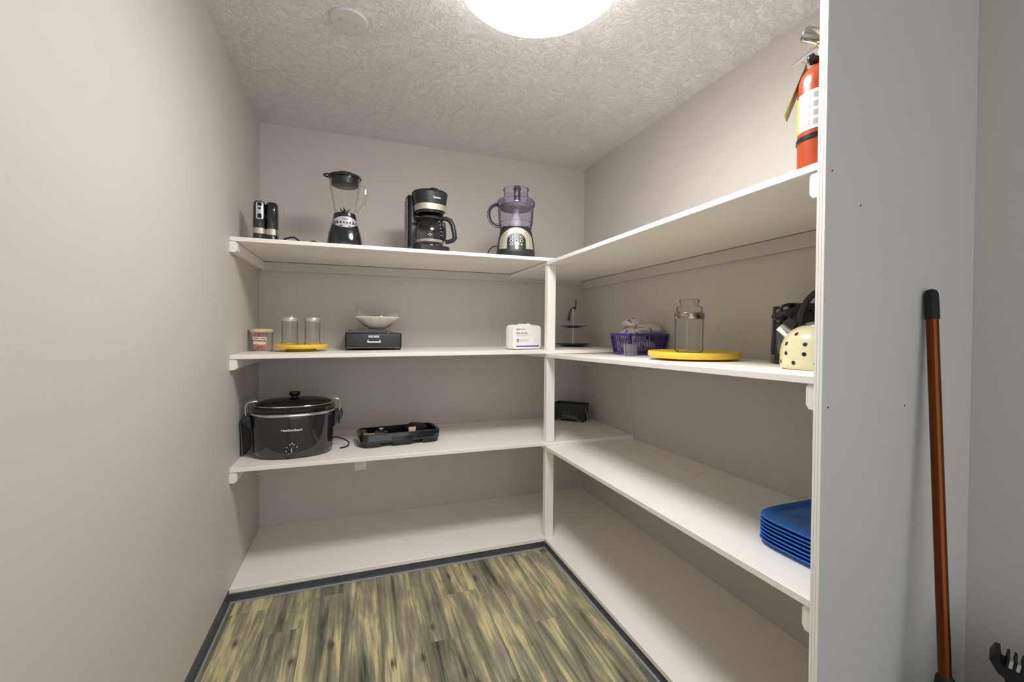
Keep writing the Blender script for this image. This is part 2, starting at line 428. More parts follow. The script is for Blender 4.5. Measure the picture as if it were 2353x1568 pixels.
for i in range(4):
    lab = ['top right shelf carrying the fire extinguisher', 'second right shelf carrying the kettle and the purple basket',
           'third right shelf carrying the stack of blue trays', 'empty bottom right shelf beside the floor'][i]
    t = thing('wall_shelf', 'off-white ' + lab, 'shelf', (0, 0, 0), group='painted pantry shelves')
    ya, yb = -0.0006, -P + 0.0006
    x0 = XR
    za, zc = zr(i, ya), zr(i, yb)
    bm = BM()
    hexa(bm, [(x0, yb, zc - T), (W - 0.0006, yb, zc - T), (x0, ya, za - T), (W - 0.0006, ya, za - T),
              (x0, yb, zc), (W - 0.0006, yb, zc), (x0, ya, za), (W - 0.0006, ya, za)])
    bmesh.ops.bevel(bm, geom=list(bm.edges), offset=0.0012, segments=1, affect='EDGES')
    obj('board', bm, SHELF, t, smooth=False)
    if i < 3:
        d = 0.003; hh = 0.056
        bm = BM(); hexa(bm, [(W - 0.02, yb, zc - T - d - hh), (W - 0.0006, yb, zc - T - d - hh), (W - 0.02, ya, za - T - d - hh), (W - 0.0006, ya, za - T - d - hh),
                             (W - 0.02, yb, zc - T - d), (W - 0.0006, yb, zc - T - d), (W - 0.02, ya, za - T - d), (W - 0.0006, ya, za - T - d)])
        obj('cleat', bm, WALL, t, smooth=False)
        pr = cleat_profile(0.022, 0.060); zz = zc - T - 0.0015
        bm = BM(); prism(bm, pr, lambda a, b: (XR + 0.004, yb + a, zz + b), lambda a, b: (W - 0.022, yb + a, zz + b)); obj('cleat', bm, SHELF, t, smooth=False)
# corner post in three lengths between the shelves
pst = thing('corner_post', 'off-white upright post carrying the inside corner of the shelves', 'post', (XR, -D1, 0))
for lo, hi in ((3, 2), (2, 1), (1, 0)):
    z0 = zb(lo, XR) + 0.0008; z1 = BACKZ[hi][1] - 2 * T - 0.0022
    if lo < 3: pass
    bm = BM(); box(bm, 0.0030, 0.054, 0.0015 if lo < 3 else 0.004, 0.038, z0, z1, bev=0.0012, seg=1)
    obj('post_length', bm, SHELF, pst, smooth=False)

# ------------------------------------------------------------------ ceiling fittings
LX, LY, LR = 1.072, -1.640, 0.262
cl = thing('ceiling_light', 'large round white dome light glowing below the ceiling', 'light', (LX, LY, H))
bm = BM(); lathe(bm, [(LR * 0.42, -0.0005), (LR * 0.44, -0.02), (LR * 0.30, -0.03), (LR * 0.30, -0.040), (LR * 0.86, -0.050), (LR * 0.86, -0.075)], 64); obj('base_pan', bm, WHITE, cl)
bm = BM(); lathe(bm, [(LR * 0.88, -0.062), (LR * 0.99, -0.068), (LR, -0.076), (LR, -0.100), (LR * 0.97, -0.106)], 72, cap0=False, cap1=False); obj('rim', bm, mat('opal_rim', (0.9, 0.9, 0.9), 0.4, emit=(LAMP_COLOUR, LAMP_STRENGTH * 0.15)), cl)
bm = BM(); prof = [(LR * 0.975, -0.102)]
for k in range(1, 9):
    a = k / 8; prof.append((LR * 0.975 * math.cos(a * PI / 2 * 0.985), -0.102 - 0.042 * math.sin(a * PI / 2)))
lathe(bm, prof, 72, cap0=False)
obj('diffuser', bm, mat('lamp_diffuser', (0.9, 0.9, 0.9), 0.4, emit=(LAMP_COLOUR, LAMP_STRENGTH)), cl, angle=60)

cp = thing('ceiling_cover_plate', 'round white blank cover plate with two screws on the ceiling', 'cover plate', (0.502, -1.090, H))
bm = BM(); lathe(bm, [(0.071, -0.0004), (0.071, -0.004), (0.067, -0.008), (0.030, -0.0095), (0.004, -0.0095)], 48); obj('plate', bm, mat('plate_white', (0.62, 0.62, 0.61), 0.35), cp)
for sx in (-1, 1):
    bm = BM(); lathe(bm, [(0.0045, -0.009), (0.0045, -0.0112), (0.002, -0.0122)], 12, cx=0.028 * sx, cy=0.012 * sx); obj('screw', bm, CHROME, cp)

# outlet below the third back shelf
ot = thing('wall_outlet', 'white duplex wall outlet just below the third back shelf', 'outlet', (0.562, -0.0006, 0.405))
bm = BM(); box(bm, -0.036, 0.036, -0.006, 0, -0.058, 0.058, bev=0.003); obj('plate', bm, WHITE, ot)
for z in (-0.02, 0.02):
    bm = BM(); prism(bm, rrect(0.033, 0.028, 0.008, cy=z), lambda a, b: (a, -0.0062, b), lambda a, b: (a, -0.0078, b)); s_ = obj('socket', bm, WHITE, ot)
    bm = BM()
    for dx in (-0.006, 0.006): box(bm, dx - 0.001, dx + 0.001, -0.0084, -0.0077, z - 0.003, z + 0.006)
    obj('slot', bm, MATTE, s_, smooth=False)

# ------------------------------------------------------------------ top back shelf
def cord(name, pts, parent, r=0.0032, m=None):
    bm = BM(); tube(bm, smooth_path(pts), r, 8); return obj(name, bm, m or MATTE, parent)

# hand mixer standing on its heel
t = thing('hand_mixer', 'small black hand mixer standing on end with silver button strip, nearest the left wall', 'mixer', (0.120, -0.505, zb(0, .117)), 0.06)
bm = BM(); prism(bm, rrect(0.112, 0.088, 0.03), lambda a, b: (a * 1.08, b, 0.0005), lambda a, b: (a * 0.93, b * 0.93, 0.036)); obj('heel', bm, SATIN, t)
bm = BM(); Lf = Loft([(0.018, .024, .036), (0.03, .0265, .038), (0.10, .0275, .039), (0.185, .026, .038), (0.197, .020, .032), (0.200, .010, .02)], 3.4); Lf.mesh(bm, 32)
hd = obj('handle', bm, BLACK, t, loc=(-0.026, -0.008, 0))
bm = BM(); f = lambda x, z, o: Lf.front(x, z, o); on_surface(bm, rrect(0.030, 0.082, 0.007, cx=0.004, cy=0.150), f, 0.0012); st_ = obj('switch_strip', bm, SILVER, hd)
for z, w, h in ((0.180, .017, .016), (0.160, .012, .008), (0.124, .017, .020)):
    bm = BM(); on_surface(bm, rrect(w, h, 0.003, cx=0.004, cy=z), f, 0.003); obj('button', bm, MATTE, hd)
bm = BM(); Lb = Loft([(0.02, .026, .034), (0.035, .0285, .036), (0.16, .0285, .036), (0.188, .027, .034), (0.198, .020, .026), (0.201, .010, .014)], 2.5); Lb.mesh(bm, 32)
bd = obj('body', bm, BLACK, t, loc=(0.026, -0.004, 0))
bm = BM(); Loft([(0.040, .0290, .0365), (0.068, .0290, .0365)], 2.5).mesh(bm, 32, False, False); obj('chrome_band', bm, mat('band_metal', (0.60, 0.57, 0.51), 0.25, 1.0), bd)
bm = BM(); Loft([(0.042, .0272, .0386), (0.068, .0276, .0390)], 3.4).mesh(bm, 32, False, False); obj('chrome_band', bm, mat('band_metal', (0.60, 0.57, 0.51), 0.25, 1.0), hd)
bm = BM(); tube(bm, [(0.061 + 0.016 * math.cos(a), -0.004, 0.165 + 0.022 * math.sin(a)) for a in [2 * PI * k / 20 for k in range(20)]], 0.0022, 6, closed=True); obj('eject_ring', bm, THIN, t)
bm = BM(); lathe(bm, [(0.003, 0.0), (0.012, 0.004), (0.013, 0.014), (0.008, 0.024), (0.002, 0.026)], 16, cx=0.066, cy=-0.01); obj('cord_guard', bm, BLACK, t)
cord('cord', [(0.066, -0.012, 0.016), (0.09, -0.03, 0.030), (0.125, -0.05, 0.034), (0.148, -0.055, 0.016), (0.165, -0.05, 0.004), (0.19, -0.05, 0.016), (0.215, -0.055, 0.022), (0.25, -0.05, 0.004)], t, 0.004)

# blender
t = thing('blender', 'black blender with glass jar and silver oval button panel', 'blender', (0.476, -0.49, zb(0, .476)), 0.06); t.scale = (1, 1, 0.985)
Lf = Loft([(0.0005, .083, .083), (0.012, .0855, .0855), (0.035, .084, .084), (0.075, .079, .079), (0.105, .0705, .0705), (0.135, .062, .062), (0.160, .057, .057), (0.178, .055, .055), (0.183, .050, .050)], 2.7)
bm = BM(); Lf.mesh(bm, 48); bs = obj('motor_base', bm, BLACK, t)
bm = BM(); Loft([(0.0, .0845, .0845), (0.012, .0872, .0872), (0.015, .086, .086)], 2.7).mesh(bm, 48); obj('foot_ring', bm, CHAR, t)
f = lambda x, z, o: Lf.front(x, z, o)
bm = BM(); on_surface(bm, ell(0.0585, 0.0295, 32, 0, 0.131), f, 0.0015, nr=5); op = obj('control_panel', bm, SILVER, bs)
bm = BM(); on_surface(bm, rrect(0.104, 0.0165, 0.006, cy=0.128), f, 0.0032, nr=4); obj('button_bar', bm, MATTE, bs)
for k in range(7):
    bm = BM(); on_surface(bm, rrect(0.0085, 0.012, 0.003, cx=-0.044 + 0.0147 * k, cy=0.128), f, 0.0045); obj('button', bm, CHROME if k in (0,) else SILVER, bs)
for x in (-0.02, 0.02):
    bm = BM(); on_surface(bm, rrect(0.012, 0.004, 0.0015, cx=x, cy=0.110), f, 0.0032); obj('button', bm, MATTE, bs)
obj('lettering', text_mesh('Oster', 0.013, lambda x, z, d: Lf.front(x, 0.147 + z, 0.0032 + d), shear=0.2), MATTE, bs, smooth=False)
jar = [(0.046, 0.184), (0.050, 0.196), (0.0535, 0.215), (0.063, 0.262), (0.070, 0.300), (0.0735, 0.335), (0.0750, 0.368)]
bm = BM(); lathe(bm, jar, 40, cap1=False, ex=2.4); bmesh.ops.solidify(bm, geom=list(bm.faces), thickness=0.003); jr = obj('glass_jar', bm, THIN, t)
bm = BM()
for k in range(8):
    a = 2 * PI * k / 8 + 0.2; tube(bm, [(r * 0.985 * math.cos(a), r * 0.985 * math.sin(a), z) for r, z in jar[1:6]], 0.0022, 6)
obj('flutes', bm, THIN, jr)
bm = BM(); tube(bm, smooth_path([(0.072, -0.004, 0.335), (0.090, -0.006, 0.338), (0.100, -0.006, 0.325), (0.100, -0.006, 0.29), (0.092, -0.006, 0.245), (0.074, -0.004, 0.212), (0.056, 0, 0.205)]), 0.0075, 10); obj('handle', bm, GLASS, jr)
bm = BM(); lathe(bm, [(0.020, 0.186), (0.020, 0.193), (0.006, 0.198), (0.004, 0.214)], 16)
for a in (0.4, 2.4, 4.5): tube(bm, [(0.004 * math.cos(a), 0.004 * math.sin(a), 0.200), (0.022 * math.cos(a), 0.022 * math.sin(a), 0.206), (0.030 * math.cos(a), 0.030 * math.sin(a), 0.222)], [0.003, 0.003, 0.001], 6)
obj('blades', bm, CHAR, t)
bm = BM(); lathe(bm, [(0.060, 0.330), (0.067, 0.333), (0.0705, 0.366), (0.0800, 0.3685), (0.0815, 0.374), (0.078, 0.381), (0.045, 0.388), (0.043, 0.396), (0.01, 0.398)], 40); ld = obj('lid', bm, SATIN, t)
bm = BM(); tube(bm, [(-0.072 - 0.028 * math.sin(a), -0.012 + 0.026 * math.cos(a), 0.373) for a in [PI * k / 12 for k in range(13)]], 0.0045, 8); obj('pour_spout', bm, SATIN, ld)
bm = BM(); lathe(bm, [(0.025, 0.327), (0.025, 0.331)], 24); obj('centre_cap', bm, THIN, ld)

# drip coffee maker
t = thing('coffee_maker', 'black drip coffee maker with silver band and glass carafe', 'coffee maker', (0.905, -0.46, zb(0, .905)), 0.13); t.scale = (1.04, 1, 0.93)
bm = BM(); prism(bm, rrect(0.196, 0.215, 0.045, 6, cy=-0.01), lambda a, b: (a, b, 0.0005), lambda a, b: (a * 0.99, b * 0.99, 0.042)); bs = obj('base', bm, SATIN, t)
bm = BM(); prism(bm, rrect(0.196, 0.085, 0.022, 5, cy=0.064), lambda a, b: (a, b, 0.040), lambda a, b: (a * .99, b, 0.346)); obj('water_tank', bm, SATIN, t)
bm = BM(); box(bm, -0.1015, -0.0985, 0.034, 0.098, 0.012, 0.335, bev=0.001); obj('side_trim', bm, mat('grey_plastic', (0.22, 0.21, 0.20), 0.35), t)
Lh = Loft([(0.247, .073, .078), (0.252, .076, .082), (0.285, .080, .085), (0.352, .089, .090)], 2.5)
bm = BM(); Lh.mesh(bm, 44); hd = obj('brew_head', bm, CHAR, t, loc=(0.004, -0.030, 0))
bm = BM(); Loft([(0.2500, .0768, .0825), (0.283, .0812, .0862)], 2.5).mesh(bm, 44, False, False); obj('steel_band', bm, STEEL, hd)
bm = BM(); lathe(bm, [(0.070, 0.236), (0.0715, 0.2468)], 40, sy=1.1, cx=0.004, cy=-0.030); obj('drip_ring', bm, BLACK, t)
bm = BM(); lathe(bm, [(0.0920, 0.3525), (0.0940, 0.356), (0.092, 0.362), (0.060, 0.3685), (0.02, 0.370)], 44, cx=0.004, cy=-0.026, sy=1.06); box(bm, -0.099, 0.099, 0.020, 0.108, 0.3465, 0.357, bev=0.005); ld = obj('lid', bm, BLACK, t)
bm = BM(); lathe(bm, [(0.014, 0.3655), (0.013, 0.372), (0.004, 0.3735)], 20, cx=0.004, cy=-0.10, sx=1.6); obj('lid_tab', bm, BLACK, ld)
f = lambda x, z, o: Lh.front(x, z, o)
bm = BM()
for x, w, h in ((-0.0165, .0035, .013), (-0.012, .004, .008), (-0.0065, .004, .008), (-0.001, .004, .008), (0.0055, .0055, .008), (0.012, .004, .008), (0.0175, .004, .008)):
    on_surface(bm, rrect(w, h, 0.0012, 2, cx=0.012 + x, cy=0.316 + (h - .008) / 2), f, 0.0006, 0.0005, 1)
obj('maker_mark', bm, PRINTW, hd, smooth=False)
bm = BM(); lathe(bm, [(0.062, 0.0425), (0.064, 0.049), (0.058, 0.051)], 40, cx=0.004, cy=-0.036); obj('warming_plate', bm, CHROME, t)
ca = thing('carafe', 'round glass coffee carafe with black handle inside the coffee maker', 'carafe', (0.905, -0.46, zb(0, .905)), 0.13); ca.scale = (1.04, 1, 0.93)
cpf = [(0.050, 0.0515), (0.064, 0.056), (0.073, 0.078), (0.078, 0.105), (0.0775, 0.135), (0.070, 0.168), (0.056, 0.198), (0.052, 0.206)]
bm = BM(); lathe(bm, cpf, 44, cx=0.004, cy=-0.036, cap1=False); cg = obj('glass_bowl', bm, glass('carafe_glass', (0.86, 0.86, 0.85), 0.045, 0.95), ca)
bm = BM(); lathe(bm, [(0.0683, 0.066), (0.0742, 0.079), (0.0742, 0.0805), (0.0725, 0.0805)], 44, cx=0.004, cy=-0.036, cap0=False, cap1=False); obj('steel_band', bm, mat('pale_band', (0.55, 0.50, 0.42), 0.35, 0.6), ca)
bm = BM(); lathe(bm, [(0.052, 0.200), (0.0585, 0.206), (0.060, 0.216), (0.050, 0.222), (0.02, 0.226)], 36, cx=0.004, cy=-0.036); box(bm, -0.078, -0.045, -0.052, -0.024, 0.208, 0.216, bev=0.003); obj('lid', bm, CHAR, ca)
def c_(r, z, a=-0.55): return (0.004 + r * math.cos(a), -0.036 + r * math.sin(a), z)
bm = BM(); tube(bm, [c_(r, z) for r, z in ((0.055, .212), (0.085, .212), (0.108, .200), (0.122, .170), (0.131, .120), (0.133, .098), (0.120, .083), (0.100, .076), (0.084, .075))], [0.012, .013, .0135, .013, .0125, .0135, .013, .012, .011], 12, flat=1.0); hn = obj('handle', bm, CHAR, ca)
bm = BM(); tube(bm, [c_(r, z) for r, z in ((0.075, .19), (0.080, .15), (0.082, .12), (0.080, .078))], 0.006, 8); obj('handle_strap', bm, CHAR, hn)
for k in range(5):
    z = 0.188 - 0.0205 * k; a0 = -1.02
    r = [0.0615, 0.0695, 0.0745, 0.078, 0.079][k]
    M = Matrix.Translation((0.004 + r * math.cos(a0), -0.036 + r * math.sin(a0), z)) @ Matrix.Rotation(a0, 4, 'Z')
    bm = BM(); box(bm, -0.0006, 0.0006, -0.005, 0.005, -0.0013, 0.0013, M=M); obj('cup_mark', bm, PRINTW, cg, smooth=False)
for (x, z, s) in ((-0.03, .103, .006), (-0.022, .108, .006), (-0.014, .104, .005), (-0.02, .097, .005), (-0.026, .120, .003), (-0.016, .122, .003)):
    a0 = -PI / 2 + x / 0.079
    M = Matrix.Translation((0.004 + 0.0795 * math.cos(a0), -0.036 + 0.0795 * math.sin(a0), z)) @ Matrix.Rotation(a0, 4, 'Z')
    bm = BM(); box(bm, -0.0006, 0.0006, -s / 2, s / 2, -s / 3, s / 3, M=M); obj('emblem_mark', bm, PRINTW, cg, smooth=False)


# food processor
PURP = glass('purple_plastic', (0.90, 0.875, 0.955), 0.035, 0.9, haze=((0.42, 0.34, 0.66), 0.05))
t = thing('food_processor', 'black and steel food processor with purple-tinted clear bowl', 'food processor', (1.412, -0.50, zb(0, 1.408)), -0.30); t.scale = (1, 1, 0.945)
Lf = Loft([(0.0005, .108, .100), (0.010, .113, .105), (0.040, .112, .104), (0.100, .106, .098), (0.150, .098, .092), (0.178, .092, .088), (0.192, .086, .084)], 2.6)
bm = BM(); Lf.mesh(bm, 48); bs = obj('motor_base', bm, mat('deep_green_black', (0.022, 0.026, 0.022), 0.3), t)
f = lambda x, z, o: Lf.front(x, z, o)
out = [(-0.097, .052), (-0.0955, .08)] + [(0.093 * math.cos(a), .10 + 0.080 * math.sin(a)) for a in [PI - PI * k / 20 for k in range(21)]] + [(0.0955, .08), (0.097, .052)]
inn = [(-0.055, .052), (-0.054, .08)] + [(0.053 * math.cos(a), .10 + 0.048 * math.sin(a)) for a in [PI - PI * k / 20 for k in range(21)]] + [(0.054, .08), (0.055, .052)]
bm = BM(); strip(bm, out, inn, f, 0.0016); obj('steel_arch', bm, STEEL, bs)
for x, z, r, m in ((-0.030, .122, .0085, SILVER), (0.030, .122, .0085, SILVER), (-0.030, .100, .0085, SILVER), (0.001, .101, .0085, SILVER), (0.030, .100, .0085, SILVER), (-0.030, .077, .0075, SILVER), (0.003, .080, .0125, CHROME), (0.002, .058, .010, CHROME), (0.030, .077, .004, SILVER)):
    bm = BM(); on_surface(bm, ell(r, r, 16, x, z), f, 0.002); bt = obj('button', bm, m, bs)
    if r < .009 and r > .005:
        bm = BM(); on_surface(bm, ell(r * .62, r * .62, 14, x, z), f, 0.0042, 0.0004, 1); obj('button_face', bm, MATTE, bt)
bm = BM(); lathe(bm, [(0.094, 0.192), (0.097, 0.215), (0.1005, 0.240), (0.104, 0.290), (0.1065, 0.325), (0.1085, 0.348)], 48, cap1=False); bw = obj('bowl', bm, PURP, t)
bm = BM(); tube(bm, [(0.0985 * math.cos(2 * PI * k / 40), 0.0985 * math.sin(2 * PI * k / 40), 0.226) for k in range(40)], 0.0022, 6, closed=True); obj('bowl_ring', bm, PURP, bw)
bm = BM(); lathe(bm, [(0.1115, 0.332), (0.1120, 0.356), (0.104, 0.368), (0.072, 0.372), (0.070, 0.428), (0.075, 0.430), (0.0755, 0.437), (0.066, 0.437)], 48, cap0=False, cap1=False, ex=2.0); ld = obj('lid', bm, PURP, t)
bm = BM(); lathe(bm, [(0.020, 0.360), (0.019, 0.425), (0.023, 0.428), (0.022, 0.442), (0.014, 0.449), (0.003, 0.450)], 24, cx=0.006, cy=-0.018); obj('pusher', bm, SATIN, ld)
bm = BM(); lathe(bm, [(0.090, 0.312), (0.0985, 0.330), (0.0985, 0.333), (0.030, 0.333)], 44); dk = obj('shredding_disc', bm, mat('grey_disc', (0.20, 0.19, 0.185), 0.35, 0.4), t)
bm = BM(); lathe(bm, [(0.036, 0.195), (0.034, 0.235), (0.020, 0.270), (0.0165, 0.330)], 28); obj('spindle', bm, mat('milky_plastic', (0.62, 0.60, 0.64), 0.35), t)
hp = smooth_path([(-0.100, -0.02, 0.336), (-0.125, -0.02, 0.334), (-0.150, -0.022, 0.312), (-0.159, -0.022, 0.275), (-0.148, -0.022, 0.232), (-0.122, -0.02, 0.206), (-0.096, -0.02, 0.200)])
bm = BM(); tube(bm, hp, 0.0075, 10, flat=1.5); hn = obj('handle', bm, SATIN, t)
bm = BM(); tube(bm, [Vector((p.x * 0.94 + (-0.006), p.y - 0.001, (p.z - .268) * .82 + .268)) for p in hp], 0.005, 8, flat=1.6); obj('handle_liner', bm, PURP, hn)
cord('cord', [(-0.095, 0.05, 0.09), (-0.130, 0.02, 0.085), (-0.155, 0.0, 0.055), (-0.165, -0.01, 0.02), (-0.168, -0.01, 0.004)], t, 0.003)

# ------------------------------------------------------------------ second back shelf
z2 = lambda x: zb(1, x)
# clear tub of pink plastic forks
TX, TY = 0.063, -0.285
t = thing('plastic_tub', 'small clear tub with cream lid and paper labels, holding pink forks', 'tub', (TX, TY, z2(TX)), 0.25)
bm = BM(); lathe(bm, [(0.049, 0.0005), (0.0525, 0.004), (0.0545, 0.103)], 40, cap1=False, ex=3.0); tb = obj('tub_body', bm, THIN, t)
bm = BM(); lathe(bm, [(0.056, 0.099), (0.058, 0.103), (0.058, 0.114), (0.054, 0.117), (0.01, 0.1165)], 40, ex=3.0); obj('lid', bm, mat('cream_lid', (0.66, 0.53, 0.37), 0.45), t)
def tubf(x, z, o):
    r = 0.0515 + 0.0027 * z / 0.1; u = min(.98, abs(x / r)); return Vector((x, -r * (1 - u ** 3) ** (1 / 3) - o, z))
PAPER = mat('cream_paper', (0.74, 0.67, 0.54), 0.7)
for k, pl in enumerate(([(-0.046, .060), (0.018, .058), (0.016, .074), (-0.044, .076)], [(-0.042, .037), (0.009, .034), (0.018, .048), (-0.042, .053)])):
    pp = []
    for i in range(4):
        a, b_ = pl[i], pl[(i + 1) % 4]
        pp += [(a[0] + (b_[0] - a[0]) * s / 6, a[1] + (b_[1] - a[1]) * s / 6) for s in range(6)]
    bm = BM(); on_surface(bm, pp, tubf, 0.0008, 0.0004, 4); lb = obj('paper_label', bm, PAPER, tb)
    if k == 0:
        bm = BM()
        for q in range(11):
            if q == 5: continue
            on_surface(bm, rrect(0.0028, 0.004 + 0.002 * ((q * 7) % 3), 0.0006, 1, cx=-0.036 + 0.0046 * q, cy=.068 - 0.0003 * q), tubf, 0.0016, 0.0003, 1)
        obj('handwriting', bm, mat('ink', (0.06, 0.06, 0.09), 0.6), tb, smooth=False)
PINK = mat('pink_plastic', (0.66, 0.30, 0.25), 0.4)
fork_me = None
for k in range(7):
    if fork_me is None:
        bm = BM(); box(bm, -0.004, 0.004, -0.0008, 0.0008, 0.040, 0.096, bev=0.0006, seg=1); box(bm, -0.010, 0.010, -0.0008, 0.0008, 0.028, 0.041)
        for q in range(4): box(bm, -0.010 + 0.0053 * q, -0.010 + 0.0053 * q + 0.0038, -0.0008, 0.0008, 0.004, 0.0285)
        fo = obj('plastic_fork', bm, PINK, smooth=False); fork_me = fo.data
    else:
        fo = bpy.data.objects.new('plastic_fork', fork_me); COL.objects.link(fo)
    tag(fo, 'pink plastic fork standing tines-down inside the small clear tub', 'fork', 'pink forks in the tub')
    a = 0.25 + (k - 3) * 0.05
    fo.location = (TX - 0.021 + 0.0065 * k, TY - 0.020 + 0.008 * (k % 3), z2(TX) + 0.003); fo.rotation_euler = (0.05 * (k % 2), (k - 3) * 0.03 + 0.04 * (k % 2), a)

def turntable(loc, r, h, label, base_r, base_h):
    t = thing('turntable', label, 'turntable', loc, 0.0, 'yellow turntables')
    bm = BM(); lathe(bm, [(base_r, 0.0005), (base_r, base_h)], 48); obj('base', bm, mat('yellow_base', (0.50, 0.36, 0.04), 0.45), t)
    bm = BM(); lathe(bm, [(r * 0.95, base_h + 0.0004), (r * 0.99, base_h + h * 0.3), (r, base_h + h * 0.6), (r * 0.985, base_h + h), (r * 0.955, base_h + h), (r * 0.945, base_h + h * 0.8), (0.01, base_h + h * 0.8)], 64); obj('tray', bm, YELLOW, t)
    return base_h + h * 0.8
SX, SY = 0.262, -0.36
topz = turntable((SX, SY, z2(SX)), 0.133, 0.022, 'small yellow turntable on a short foot holding two glass shakers', 0.072, 0.016) + z2(SX)
def shaker(x, y, label, knob):
    t = thing('glass_shaker', label, 'shaker', (x, y, topz + 0.0004), 0.0, 'glass shakers with metal lids')
    bm = BM(); lathe(bm, [(0.040, 0.0), (0.0415, 0.008), (0.037, 0.018), (0.0375, 0.126)], 32, cap1=False, ex=2.2); gb = obj('glass_body', bm, GLASS, t)
    bm = BM(); lathe(bm, [(0.0395, 0.122), (0.0405, 0.126), (0.0405, 0.137), (0.037, 0.143), (0.022, 0.1455), (0.004, 0.146)], 36); ld = obj('lid', bm, mat('dull_metal', (0.55, 0.54, 0.52), 0.34, 0.6), t)
    if knob:
        bm = BM(); lathe(bm, [(0.007, 0.146), (0.006, 0.151), (0.001, 0.152)], 14, cx=0.006, sx=1.7); obj('pour_flap', bm, CHROME, ld)
shaker(SX - 0.056, SY - 0.004, 'glass shaker with a flap on its metal lid, left one on the turntable', True)
shaker(SX + 0.052, SY + 0.004, 'glass shaker with a plain metal lid, right one on the turntable', False)

# pod drawer
DX, DY = 0.626, -0.375
t = thing('pod_storage_box', 'wide black metal drawer box with silver bail handle and white lettering', 'drawer', (DX, DY, z2(DX)), 0.0)
bm = BM(); box(bm, -0.150, 0.150, 0.004, 0.33, 0.012, 0.0955, bev=0.002); obj('case', bm, MATTE, t)
bm = BM(); box(bm, -0.143, 0.143, -0.002, 0.008, 0.016, 0.0905, bev=0.0025); dr = obj('drawer_front', bm, mat('drawer_black', (0.026, 0.026, 0.030), 0.42), t)
obj('lettering', text_mesh('KEURIG', 0.0165, flat_front(-0.002, 0.0, 0.0755), bold=0.0006), PRINTW, dr, smooth=False)
bm = BM(); tube(bm, [(-0.030, -0.003, 0.056), (-0.034, -0.016, 0.048), (-0.034, -0.017, 0.046), (0.034, -0.017, 0.046), (0.034, -0.016, 0.048), (0.030, -0.003, 0.056)], 0.0036, 8); obj('bail_handle', bm, mat('bright_handle', (0.75, 0.74, 0.68), 0.35, 0.2), dr)
for x in (-0.138, 0.138):
    for y in (0.014, 0.31):
        bm = BM(); lathe(bm, [(0.008, 0.0004), (0.009, 0.0125)], 16, cx=x, cy=y); obj('foot', bm, MATTE, t)
bm = BM(); tube(bm, [(-0.142, 0.004, 0.0135), (0.142, 0.004, 0.0135)], 0.0014, 6); obj('bottom_wire', bm, SILVER, t)
DT = z2(DX) + 0.0958
# zip bag lying on the drawer
FILM = glass('plastic_film', (0.97, 0.97, 0.965), 0.06, 0.7, haze=((0.85, 0.84, 0.80), 0.07), rough=0.10)
t = thing('zip_bag', 'flat clear zip bag with red stripe lying on the black drawer', 'bag', (DX - 0.015, DY + 0.13, DT), -0.06)
bm = BM()
loops = []
for i in range(13):
    u = -0.135 + 0.27 * i / 12; hh = 0.002 + 0.020 * max(0, math.cos(u / 0.135 * PI / 2)) ** 0.5 + 0.003 * math.sin(i * 2.1)
    loops.append([(u, -0.07, 0.001), (u, -0.066, hh), (u, -0.02, hh * 1.15 + 0.001), (u, 0.04, hh), (u, 0.08, 0.001)])
rings(bm, loops); bg = obj('film', bm, FILM, t)
bm = BM(); RED = mat('dull_red', (0.25, 0.07, 0.07), 0.6)
tube(bm, [(-0.130, -0.071, 0.016), (-0.11, -0.0745, 0.018), (-0.085, -0.075, 0.017)], 0.0035, 6, flat=0.4); obj('zip_stripe', bm, RED, bg); bm = BM(); tube(bm, [(0.085, -0.075, 0.012), (0.098, -0.0745, 0.014), (0.112, -0.073, 0.013)], 0.004, 6, flat=0.4); obj('zip_stripe', bm, RED, bg)
# coffee filters in a loose bag
FX, FY = DX + 0.022, DY + 0.10
FZ = DT + 0.0255
def bowl_pt(a, s, amp=1.0):
    r = 0.046 + 0.062 * s ** 0.9; r *= 1 + 0.035 * amp * s * math.cos(34 * a) ; return (r * math.cos(a), r * math.sin(a), 0.004 + 0.050 * s)
t = thing('coffee_filters', 'stack of white fluted paper coffee filters bagged on the black drawer', 'coffee filters', (FX, FY, FZ), 0)
bm = BM(); rings(bm, [[bowl_pt(2 * PI * k / 136, s) for k in range(136)] for s in (0, .25, .5, .75, 1.0)], cap1=False); obj('outer_filter', bm, mat('filter_side', (0.90, 0.88, 0.82), 0.8), t, angle=80)
bm = BM(); rings(bm, [[tuple(c * (1, 1, 1)[i] for i, c in enumerate(bowl_pt(2 * PI * k / 136, s))) for k in range(136)] for s in (1.0, 1.10, 1.20)], False, False)
rings(bm, [[(p[0] * q, p[1] * q, p[2] + e) for p in [bowl_pt(2 * PI * k / 136, 1.20, 1.0) for k in range(136)]] for q, e in ((1.0, 0.0), (0.965, 0.002), (0.93, 0.0), (0.85, -0.012), (0.55, -0.034))], False, True)
obj('ruffled_rims', bm, mat('filter_rim', (0.95, 0.92, 0.78), 0.8), t, angle=80)
t = thing('plastic_bag', 'crumpled clear plastic bag wrapped around the coffee filters', 'bag', (FX, FY, FZ), 0)
bm = BM(); loops = []
rnd = random.Random(7)
for s in range(7):
    l = []
    for k in range(48):
        a = 2 * PI * k / 48; lobe = math.cos(a) ** 2
        z = [0.0, .012, .034, .056, .066, .078, .086][s]
        r = [0.046, .066, .094, .116, .114, .108, .110][s]
        if s >= 4: z += (s - 3) * 0.0125 * (lobe ** 3) * (1.0 if math.cos(a) < 0 else 0.8) - 0.010 * (1 - lobe) * (s - 3) * 0.6; r *= 0.80 + 0.22 * lobe
        l.append((r * math.cos(a) * (1 + rnd.uniform(-.03, .03)), r * math.sin(a) * (1 + rnd.uniform(-.03, .03)), z + rnd.uniform(-.002, .002)))
    loops.append(l)
